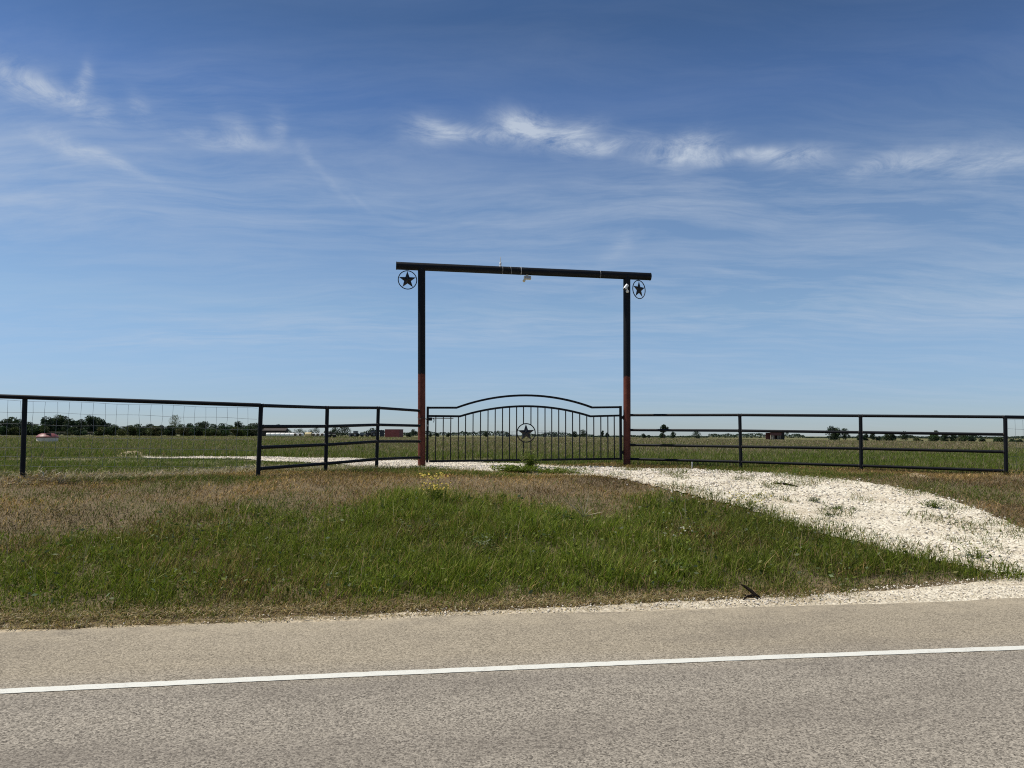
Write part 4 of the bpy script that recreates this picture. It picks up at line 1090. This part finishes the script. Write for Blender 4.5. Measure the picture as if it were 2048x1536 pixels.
def scatter(u0, u1, v0, v1, dens):
    n = int((u1 - u0) * (v1 - v0) * dens)
    u = RNG.uniform(u0, u1, n); v = RNG.uniform(v0, v1, n)
    x, y = to_xy(u, v)
    k = (np.abs(x) < 0.69 * y + 1.8) & (y > 4)
    return x[k], y[k], u[k], v[k]
def wob(x, y, a, s=1.4):
    return x + a * (fbm(x, y, s) - 0.5) * 2, y + a * (fbm(x + 31, y + 7, s) - 0.5) * 2
# lush green verge
x, y, u, v = scatter(-10, 16, 6.95, 14.5, 3400)
jit = np.where(v > 8.5, 0.20, 0.06)
ok = inside(GREEN, *wob(*wob(x + RNG.normal(0, 1, len(x)) * jit, y + RNG.normal(0, 1, len(x)) * jit, 0.75, 0.7), 0.35, 2.6)) & ~inside(DRIVE, *wob(x + RNG.normal(0, 0.16, len(x)), y + RNG.normal(0, 0.16, len(x)), 0.45, 1.5))
ok &= RNG.random(len(x)) < np.clip(0.25 + 2.4 * (fbm(x, y, 4.0, 3) - 0.28), 0.15, 1)
x, y, u, v = x[ok], y[ok], u[ok], v[ok]
tall = fbm(x + 5, y, 0.55, 3); tuf = fbm(x, y + 9, 4.5, 3)
edge = np.maximum(sstep((v - 7.05) / 0.9), 0.5 * sstep((u - 4) / 3))
rightlow = 1 - 0.55 * sstep((u - 7.2) / 2.2)
h = (0.03 + 0.19 * tall + 0.19 * tuf) * (0.35 + 0.65 * edge) * rightlow * RNG.uniform(0.55, 1.25, len(x)) * (0.75 + 0.25 * sstep((u + 3) / 4))
lush = fbm(x + 13, y + 3, 0.5, 3)
col = pick([G1, G2, G3, G4, S2], [4, 2.6, 3.0, 1.3, 0.5], len(x), 0.5)
col = col * (1.42 - 0.44 * sstep((u - 1.0) / 6.0))[:, None]
brn = RNG.random(len(x)) < np.clip((fbm(x + 70, y + 3, 0.8, 4) - 0.60) * 2.5, 0, 0.45) + 0.22 * sstep((v - 10.2) / 1.6) * sstep((-u + 1) / 4)
col[brn] = pick([S1, S2, S3], [2, 3, 3], int(brn.sum()))
col = col * np.array([[1.07, 0.99, 1.0]])
col = col * (0.82 + 0.5 * (lush[:, None] - 0.3) * np.array([[0.7, 1.0, 0.3]]) + 0.12)
drye = (RNG.random(len(x)) < 0.75 * (1 - sstep((v - 7.0) / 0.55)) * (1 - 0.75 * sstep((u - 4) / 3)))
col[drye] = pick([S1, S2, G4], [3, 3, 1], int(drye.sum()))
blades('verge_grass', x, y, h, RNG.uniform(0.004, 0.009, len(x)), RNG.uniform(0.15, 0.75, len(x)), col, 'lush green grass growing on the bank beside the road')
# short undergrowth that closes the sward between the tall blades
x, y, u, v = scatter(-9, 15, 6.96, 14.5, 1300)
ok = inside(GREEN, *wob(x, y, 0.5, 0.7)) & ~inside(DRIVE, *wob(x, y, 0.2, 2.5)) | ((v < 8.6) & ~inside(DRIVE, x, y) & ~inside(SHOULDER, x, y))
x, y, u, v = x[ok], y[ok], u[ok], v[ok]
pd = (0.22 + 0.68 * (1 - sstep((v - 7.05) / 0.7)) + 0.5 * (fbm(x, y, 1.2) - 0.5)) * (1 - 0.7 * sstep((u - 4) / 3))
col = pick([G1, G2, G3], [3, 3, 2], len(x), 0.4); dry = RNG.random(len(x)) < pd; col[dry] = pick([S1, S2, S3, G4], [3, 3, 2, 2], int(dry.sum()))
blades('short_grass', x, y, RNG.uniform(0.025, 0.09, len(x)), RNG.uniform(0.006, 0.011, len(x)), RNG.uniform(0.3, 1.4, len(x)), col, 'short mixed green and tan undergrowth low on the bank')
# tan fringe of dry grass and crumbs of straw along the pavement
uf = RNG.uniform(-9.5, 14, 85000); vf = 6.93 + np.abs(RNG.normal(0.08, 0.20, 85000)) + 0.10 * (fbm(uf, uf * 0 + 4, 2.0) - 0.5)
x, y = to_xy(uf, vf)
keep = (np.abs(x) < 0.69 * y + 1.8) & ~inside(SHOULDER, x + RNG.normal(0, 0.05, len(x)), y + RNG.normal(0, 0.05, len(x)) - 0.10 * sstep((3 - uf) / 5)) & ~inside(DRIVE, x, y) & (vf > 6.94)
x, y = x[keep], y[keep]
blades('fringe_grass', x, y, RNG.uniform(0.015, 0.075, len(x)), RNG.uniform(0.004, 0.009, len(x)), RNG.uniform(0.5, 2.4, len(x)), 1.15 * pick([S1, S4, S2, G4, S3], [4, 3.5, 2, 1.0, 0.6], len(x)), 'tan dry grass fringe along the edge of the pavement', 0.012)
# taller seed stalks standing out of it
x, y, u, v = scatter(-9, 14, 7.5, 13.5, 26)
ok = inside(GREEN, x, y) & ~inside(DRIVE, x, y); x, y = x[ok], y[ok]
blades('seed_stalks', x, y, RNG.uniform(0.25, 0.5, len(x)), RNG.uniform(0.004, 0.008, len(x)), RNG.uniform(0.05, 0.5, len(x)), pick([G4, S1, S4, G3], [3, 2, 1, 2], len(x)), 'pale seed stalks standing out of the green bank', 0, 0.5)
# dry mown grass between the green and the fence, and the tan fringe by the road
x, y, u, v = scatter(-12, 19, 6.93, 20, 1500)
gr = inside(GREEN, *wob(x, y, 0.2))
fr = v < 7.45
dr = inside(DRIVE, *wob(x + RNG.normal(0, 0.17, len(x)), y + RNG.normal(0, 0.20, len(x)), 0.40, 1.6))
dr &= inside(DRIVE, x, y)
sho = inside(SHOULDER, x + RNG.normal(0, 0.04, len(x)), y + RNG.normal(0, 0.04, len(x)))
fence_v = np.where(x < -2.1, 12.9 + np.clip(x + 7.6, -3, 5.5) * 0.9, np.where(x > 2.8, 18.0 - (x - 2.8) * 0.62, 18.0))
ok = (~gr | (fr & (RNG.random(len(x)) < 0.85))) & ~dr & ~sho & (v < fence_v + 0.9)
ok &= RNG.random(len(x)) < 0.30 + 1.0 * fbm(x, y, 1.6)
x, y, u, v = x[ok], y[ok], u[ok], v[ok]
gn = fbm(x * 0.6 + 3, y + 21, 0.8, 4)
isg = RNG.random(len(x)) < np.clip((gn - 0.44) * 4.5, 0.08, 0.85)
col = pick([S4, S1, S2, S3, (0.09, 0.07, 0.04)], [0.9, 3.2, 3.5, 3.0, 2.2], len(x), 0.45) * np.array([[1.02, 0.90, 0.78]]) * np.clip(0.05 + 2.1 * fbm(x * 0.7 + 9, y * 1.2 + 33, 1.1, 4), 0.45, 1.6)[:, None]; col[isg] = pick([G1, G4, G2], [3, 2, 2], int(isg.sum()))
thatch = inside(THATCH, *wob(x + RNG.normal(0, 0.12, len(x)), y + RNG.normal(0, 0.15, len(x)), 0.6, 1.0)) & (RNG.random(len(x)) < 0.72)
col[thatch] = pick([S3, (0.10, 0.075, 0.04), (0.07, 0.075, 0.03), S2, G2], [3, 3, 2, 1.2, 1.5], int(thatch.sum()), 0.4)
h = RNG.uniform(0.03, 0.12, len(x)) * (0.7 + 0.9 * gn) * np.where(v < 7.5, 0.6, 1.0)
blades('dry_grass', x, y, h, RNG.uniform(0.005, 0.010, len(x)), RNG.uniform(0.3, 1.5, len(x)), col, 'short tan and brown dry grass below the fence line')
# weeds and tufts that have crept onto the gravel
x, y, u, v = scatter(3, 15, 7.0, 16, 900)
tf = fbm(x * 1.0 + 60, y + 12, 2.0, 3)
nearv = sstep((u - 7.0) / 4) * sstep((14.5 - v) / 3)
creep = (inside(GREEN, x, y - 0.35) | inside(GREEN, x - 0.3, y - 0.8)) & (fbm(x + 21, y + 2, 1.8, 3) > 0.50)
ok = inside(DRIVE, x, y) & ((tf > 0.615 - 0.11 * nearv) | creep) & (RNG.random(len(x)) < 0.8)
x, y = x[ok], y[ok]
blades('gravel_weeds', x, y, RNG.uniform(0.04, 0.17, len(x)), RNG.uniform(0.005, 0.010, len(x)), RNG.uniform(0.2, 0.9, len(x)), pick([G1, G2, G4, S2], [2, 2, 2, 1], len(x)), 'sparse grass tufts creeping over the white gravel')
# straw and cut stalks along the fence
x, y, u, v = scatter(-10, 2, 12.2, 18.2, 650)
fv = 12.95 + np.clip(x + 7.6, -3, 5.5) * 0.9
ok = (np.abs(v - fv + 0.15) < 0.75) & ~inside(DRIVE, x, y); x, y = x[ok], y[ok]
blades('straw_litter', x, y, RNG.uniform(0.05, 0.30, len(x)) * RNG.random(len(x)) ** 0.5, RNG.uniform(0.005, 0.011, len(x)), RNG.uniform(0.8, 2.6, len(x)), pick([(0.55, 0.48, 0.36), S4, (0.36, 0.31, 0.26), S2], [2, 2, 3, 1.5], len(x)), 'grey and straw coloured litter lying along the left fence line', 0.015, 1.1)
x, y, u, v = scatter(-10, 0, 12.2, 17, 9)
fv = 12.95 + np.clip(x + 7.6, -3, 5.5) * 0.9
ok = (np.abs(v - fv + 0.1) < 0.55) & ~inside(DRIVE, x, y); x, y = x[ok], y[ok]
blades('straw_stalks', x, y, RNG.uniform(0.10, 0.22, len(x)), RNG.uniform(0.012, 0.02, len(x)), RNG.uniform(0.6, 3.0, len(x)), pick([(0.62, 0.55, 0.42), (0.5, 0.45, 0.36)], [2, 2], len(x), 0.15), 'long pale stalks lying along the foot of the left fence', 0.03, 0.9)
# broad little leaves of clover and weeds scattered through the bank
x, y, u, v = scatter(-9, 14, 7.3, 14, 160)
ok = inside(GREEN, x, y) & ~inside(DRIVE, x, y) & (RNG.random(len(x)) < 1.6 * fbm(x + 3, y + 44, 0.9)); x, y = x[ok], y[ok]
n = len(x); p = np.stack([x, y, terrain(x, y) + RNG.uniform(0.04, 0.22, n)], -1)
a = RNG.normal(size=(n, 3)) * np.array([1, 1, 0.5]); a /= np.linalg.norm(a, axis=1)[:, None]
b = np.cross(a, RNG.normal(size=(n, 3))); b /= np.linalg.norm(b, axis=1)[:, None]
s = RNG.uniform(0.012, 0.034, n)[:, None]
V = np.stack([p - a * s, p + b * s * 0.5, p + a * s, p - b * s * 0.5], 1).reshape(-1, 3); i0 = np.arange(n) * 4
T_ = np.concatenate([np.stack([i0, i0 + 1, i0 + 2], -1), np.stack([i0, i0 + 2, i0 + 3], -1)])
tag(fast_mesh('leafy_ground_cover', V, T_, M_BLADE, np.repeat(pick([G3, G4, (0.16, 0.19, 0.10), G2], [3, 3, 2, 2], n), 4, 0)), 'small broad leaves scattered through the green bank', 'weeds', kind='stuff')
# pasture beyond the fence
def pasture(d0, d1, dens, hh, wmul):
    n = int(0.5 * (d1 * d1 - d0 * d0) * 1.6 * dens)
    y = np.sqrt(RNG.uniform(d0 * d0, d1 * d1, n)); x = RNG.uniform(-0.80, 0.80, n) * y + RNG.uniform(-1.5, 1.5, n)
    u, v = to_uv(x, y)
    fv = np.where(x < -2.1, 12.95 + np.clip(x + 7.6, -3, 5.5) * 0.9, np.where(x > 2.8, 18.0 - (x - 2.8) * 0.62, 18.25))
    ok = (v > fv + 0.25) & ~inside(DRIVE, *wob(x, y, 0.12))
    ok &= RNG.random(n) < 0.35 + 0.9 * fbm(x * 0.4, y, 0.7)
    return x[ok], y[ok], u[ok], v[ok]
X_, Y_, H_, W_, C_, L_ = [], [], [], [], [], []
for (d0, d1, dens, hm, wm) in ((12, 20, 620, 0.17, 0.010), (20, 32, 300, 0.19, 0.014), (32, 55, 75, 0.20, 0.024), (55, 110, 14, 0.21, 0.045), (110, 230, 2.0, 0.22, 0.09)):
    x, y, u, v = pasture(d0, d1, dens, hm, wm)
    n = len(x)
    band = fbm(u * 0.02 + 4, v * 0.13, 1.0, 4); loc = fbm(u * 0.35, v * 0.8 + 5, 1.0, 3)
    far = sstep((v - 23) / 22.0)
    left = sstep((-u - 0.5) / 8.0)
    pt = np.clip(0.17 + 0.62 * far * (1 - 0.40 * left) + 1.3 * (band - 0.5) * (0.4 + 0.6 * far) + 0.5 * (loc - 0.5), 0.05, 0.92)
    tan = RNG.random(n) < pt
    c = 1.12 * pick([G1, G2, G3, (0.13, 0.15, 0.055)], [3, 2, 2.5, 2.5], n, 0.22); c[tan] = pick([(0.28, 0.22, 0.145), (0.22, 0.175, 0.11), (0.36, 0.30, 0.21)], [4, 4, 1.6], int(tan.sum()), 0.22)
    low = np.where((x < -0.5) & (x > -13) & (y > 13.5) & (y < 22.6) & (v > 16.5 + 0.0 * x), 0.38, 1.0)
    X_.append(x); Y_.append(y); H_.append(low * hm * RNG.uniform(0.5, 1.35, n) * (0.7 + 0.6 * loc)); W_.append(wm * RNG.uniform(0.6, 1.3, n)); C_.append(c); L_.append(RNG.uniform(0.1, 0.6, n))
blades('pasture_grass', *[np.concatenate(q) for q in (X_, Y_, H_, W_, L_, C_)], 'olive and tan pasture grass covering the field beyond the gate')

# ------------------------------------------------------------------ single plants and bits on the ground
def leaf_fan(c, n, h, spread, wl, cols, stem=True, leaves=6, name='stem'):
    """a clump of thin stems carrying small leaves: arrays of triangles with tints"""
    V, T_, K = [], [], []
    def quad(p, a, b, col):
        i = len(V); V.extend([p, p + a * 0.5 + b, p + a, p + a * 0.5 - b]); T_.extend([(i, i + 1, i + 2), (i, i + 2, i + 3)]); K.extend([col] * 4)
    for i in range(n):
        q = random.uniform(0, 6.283); rr = spread * random.random() ** 0.6
        hh = h * random.uniform(0.55, 1.05)
        d = Vector((math.cos(q) * rr, math.sin(q) * rr, hh))
        b0 = Vector(c) + Vector((random.uniform(-.04, .04), random.uniform(-.04, .04), -0.02))
        col = random.choice(cols); f_ = random.uniform(0.7, 1.3); col = tuple(k * f_ for k in col)
        quad(b0, d, Vector((-math.sin(q), math.cos(q), 0)) * 0.004, col)
        for j in range(leaves):
            t = random.uniform(0.12, 0.95); a = random.uniform(0, 6.283)
            dv = Vector((math.cos(a), math.sin(a), random.uniform(-0.2, 0.7))) * wl * random.uniform(0.6, 1.3)
            quad(b0 + d * t, dv, Vector((-math.sin(a), math.cos(a), random.uniform(-.4, .4))) * wl * 0.22, col)
    return np.array([tuple(v) for v in V]), np.array(T_), np.array(K), None
def plant(name, label, x, y, n, h, spread, wl, cols, leaves=6, flowers=0, fcol=None, fs=0.012, cat='plant'):
    c = Vector((x, y, tz(x, y)))
    t = empty(name, c, label, cat)
    V, T_, K, _ = leaf_fan((0, 0, 0), n, h, spread, wl, cols, leaves=leaves)
    o = fast_mesh('foliage', V, T_, M_BLADE, K); o.parent = t; o['kind'] = 'stuff'
    if flowers:
        FV, FT, FK = [], [], []
        for i in range(flowers):
            q = random.uniform(0, 6.283); rr = spread * random.random() ** 0.5
            p = Vector((math.cos(q) * rr, math.sin(q) * rr, h * random.uniform(0.55, 1.1)))
            nrm = Vector((random.uniform(-.5, .5), random.uniform(-1, 0.1), 0.6)).normalized()
            a = nrm.orthogonal().normalized(); b = nrm.cross(a)
            i0 = len(FV); s_ = fs * random.uniform(0.7, 1.3)
            FV.append(p + nrm * s_ * 0.3)
            for k in range(8):
                rr_ = s_ * (1.0 if k % 2 == 0 else 0.55)
                FV.append(p + (a * math.cos(k * math.pi / 4) + b * math.sin(k * math.pi / 4)) * rr_)
            for k in range(8): FT.append((i0, i0 + 1 + k, i0 + 1 + (k + 1) % 8))
            FK += [tuple(v_ * random.uniform(0.95, 1.05) for v_ in fcol)] * 9
        f = fast_mesh('flowers', np.array([tuple(v) for v in FV]), np.array(FT), M_BLADE, np.array(FK)); f.parent = t; f['kind'] = 'stuff'
    return t
YEL = (0.72, 0.56, 0.12)
plant('flowering_weed', 'yellow flowered weed standing on the bank below the left gate post', *(-1.105, 11.02), 34, 0.42, 0.24, 0.045, [G1, G3, G4], 7, 95, YEL, 0.017)
plant('flowering_weed', 'low yellow flowered weed at the edge of the driveway', *(3.415, 11.16), 34, 0.24, 0.34, 0.035, [G1, G3, G4], 7, 60, (0.58, 0.48, 0.10), 0.014)
plant('flowering_weed', 'tiny yellow flowered weed beside the driveway right of the taller one', *(3.776, 10.7), 12, 0.12, 0.16, 0.03, [G1, G3], 6, 9, (0.52, 0.45, 0.10), 0.010)
plant('tall_weed', 'tall bushy green weed growing in front of the gate star', *(0.39, 15.58), 70, 0.48, 0.26, 0.055, [G1, G2, G4, G3], 11, 30, (0.5, 0.5, 0.22), 0.010)
plant('low_weed', 'spreading green weed patch left of the tall weed at the gate', *(0.065, 15.16), 320, 0.20, 0.62, 0.065, [G1, G2, G3], 7)
plant('low_weed', 'spreading green weed patch right of the tall weed at the gate', *(0.838, 14.94), 240, 0.16, 0.75, 0.06, [G1, G4, G2], 7)
plant('low_weed', 'small dark weed clump on the gravel before the right post', *(1.702, 15.86), 18, 0.09, 0.14, 0.03, [(0.05, 0.05, 0.025), (0.10, 0.07, 0.04)], 6)
plant('broadleaf_weed', 'pale broad leaved weed low on the bank right of centre', *(1.735, 8.38), 16, 0.20, 0.20, 0.085, [(0.12, 0.165, 0.06), (0.09, 0.13, 0.04)], 5)
plant('broadleaf_weed', 'white flowered weed on the bank above the pale broad leaved one', *(2.026, 9.28), 16, 0.26, 0.20, 0.05, [G3, G4], 5, 12, (0.62, 0.62, 0.5), 0.012)
plant('broadleaf_weed', 'silvery green weed in the middle of the bank', *(-0.363, 8.98), 18, 0.24, 0.24, 0.06, [(0.17, 0.20, 0.12), (0.14, 0.18, 0.08)], 6)
plant('broadleaf_weed', 'silvery green weed on the bank below the yellow flowers', *(-1.079, 9.68), 22, 0.22, 0.36, 0.05, [(0.17, 0.20, 0.12), (0.14, 0.18, 0.08)], 6)
plant('thistle', 'dark spiky green weed on the bank beside the dry stalks', *(0.585, 10.2), 22, 0.20, 0.20, 0.05, [(0.05, 0.10, 0.04), (0.07, 0.12, 0.05)], 5)
plant('gravel_plant', 'leafy green weed growing out of the driveway gravel near the right edge', *(5.54, 9.24), 26, 0.20, 0.26, 0.04, [G1, G2, G4], 6)
plant('gravel_plant', 'green tuft on the driveway left of the others', *(4.605, 11.78), 40, 0.13, 0.12, 0.03, [G2, (0.05, 0.075, 0.03)], 4)
plant('gravel_plant', 'wide dark green tuft in the middle of the driveway', *(4.746, 11.36), 50, 0.12, 0.22, 0.03, [G2, (0.05, 0.075, 0.03)], 4)
plant('gravel_plant', 'low dark green tuft nearest the bank on the driveway', *(4.498, 10.94), 40, 0.09, 0.18, 0.03, [G2, (0.05, 0.075, 0.03)], 4)
plant('gravel_plant', 'small green tuft farthest right in the driveway cluster', *(5.036, 11.32), 26, 0.10, 0.12, 0.03, [G2, (0.05, 0.075, 0.03)], 4)
plant('gravel_plant', 'green weed clump at the far side of the driveway', *(6.353, 11.64), 50, 0.18, 0.26, 0.04, [G1, G2], 5)
M_STRAW = paint('dead_stalk', (0.48, 0.42, 0.27), (0.36, 0.29, 0.17), 0.8, 20.0)
M_TWIG = paint('dead_branch', (0.012, 0.009, 0.007), (0.028, 0.021, 0.016), 0.9, 30.0, spec=0.05)
M_RUST = paint('dead_red_leaf', (0.30, 0.075, 0.035), (0.22, 0.09, 0.05), 0.8, 20.0)
M_EARTH = paint('bare_earth', (0.34, 0.25, 0.15), (0.56, 0.47, 0.33), 0.95, 3.0)
# dry stalks leaning on the bank
b = Vector((0.971, 10.38, 0.417))
ds = empty('dead_stalks', b, 'pale dead stalks leaning on the bank right of centre', 'dead plant')
for (dx_, dz_, l) in ((-0.26, 0.22, 1), (0.07, 0.33, 1), (-0.06, 0.20, 0.8), (0.26, 0.07, 1), (0.12, 0.12, 0.7)):
    MB().tube([b + Vector((0, 0, 0.10)), b + Vector((dx_ * 0.5, -0.03, 0.10 + dz_ * 0.55)), b + Vector((dx_, -0.05, 0.10 + dz_))], [0.006, 0.005, 0.002], 5).build('stalk', M_STRAW, ds)
MB().tube([b + Vector((0, 0, -0.05)), b + Vector((0, 0, 0.11))], [0.008, 0.006], 5).build('stalk', M_STRAW, ds)
# broken branch on the shoulder
b = Vector((2.328, 7.56, 0.015))
br = empty('broken_branch', b, 'black broken branch lying on the pale gravel by the road', 'branch')
K_ = 1.0 / 145.0
def bp(dx_, dy_, yy=0.0): return b + Vector((dx_ * K_, yy, dy_ * K_))
MB().tube([bp(10, 4), bp(5, 6, -.02), bp(-3, 7, -.03), bp(-8, 6, -.03), bp(-13, 2, -.05), bp(-17, 0.5, -.06)], [0.015, 0.014, 0.012, 0.010, 0.008, 0.003], 7).build('limb', M_TWIG, br)
MB().tube([bp(9, 3), bp(2, 11, .05), bp(-6, 17, .09), bp(-10, 19, .10)], [0.020, 0.017, 0.012, 0.003], 7).build('limb', M_TWIG, br)
MB().tube([bp(-8, 6, -.03), bp(-12, 9, -.02)], [0.008, 0.002], 5).build('twig', M_TWIG, br)
MB().tube([bp(14, 0.5), bp(10, 5), bp(8, 2.5), bp(3, 0.8, -.04)], [0.006, 0.018, 0.015, 0.005], 7).build('stub', M_TWIG, br)
# thin stick on the driveway
a_, b_ = Vector((4.503, 13.26, 0.764)), Vector((4.796, 12.94, 0.727))
st_ = MB().tube([a_ + Vector((0, 0, .03)), (a_ + b_) / 2 + Vector((0, 0, .045)), b_ + Vector((0, 0, .03))], [0.015, 0.022, 0.010], 7).build('fallen_stick', M_TWIG)
tag(place_origin(st_), 'thin dark stick lying flat on the white driveway', 'stick')
# red dead leaves
c = Vector((-1.118, 13.14, 0.879))
dl = empty('dead_leaf_plant', c, 'rust red dead leaf clump by the left end of the gate', 'dead plant')
for i in range(9):
    q = random.uniform(0, 6.28); l = random.uniform(0.07, 0.15)
    d = Vector((math.cos(q), math.sin(q) * 0.5, random.uniform(0.2, 0.9))).normalized() * l; s_ = d.cross(Vector((0, 0, 1))).normalized() * l * 0.22
    MB().add([c, c + d * 0.5 + s_, c + d, c + d * 0.5 - s_, c + d * 0.5 + Vector((0, 0, -0.012))], [(0, 1, 4), (1, 2, 4), (2, 3, 4), (3, 0, 4)]).build('leaf', M_RUST, dl)
# marker stake by the right wing
a_ = Vector((4.025, 17.22, 0.851))
sk = MB().tube([a_ + Vector((0, 0, -0.15)), a_ + Vector((0.004, 0, 0.17))], 0.011, 8).build('marker_stake', M_WHITE)
tag(place_origin(sk), 'short white stake beside the driveway below the right fence', 'stake')
# low earth mounds
def mound(name, label, c, rx, ry, h):
    n = 30; a = np.linspace(-1.15, 1.15, n); A, B = np.meshgrid(a, a)
    rr = np.sqrt(A * A + B * B)
    x = c[0] + A * rx; y = c[1] + B * ry
    hh = h * np.clip(1 - rr ** 2, -0.3, 1) * (0.7 + 0.6 * fbm(A * 3 + c[0], B * 3, 1.0))
    z = terrain(x, y) + hh - 0.02
    idx = np.arange(n * n).reshape(n, n); q = np.stack([idx[:-1, :-1], idx[:-1, 1:], idx[1:, 1:], idx[1:, :-1]], -1).reshape(-1, 4)
    o = fast_mesh(name, np.stack([x, y, z], -1).reshape(-1, 3), np.concatenate([q[:, [0, 1, 2]], q[:, [0, 2, 3]]]), M_EARTH, smooth=True)
    return tag(place_origin(o), label, 'mound')
mound('earth_mound', 'low bare tan earth mound behind the right fence', (7.533, 14.38, 0.869), 0.30, 0.35, 0.07)
mound('earth_mound', 'low bare sandy mound in the left field beyond the track', (-12.193, 24.68, 0.91), 0.48, 0.9, 0.16)
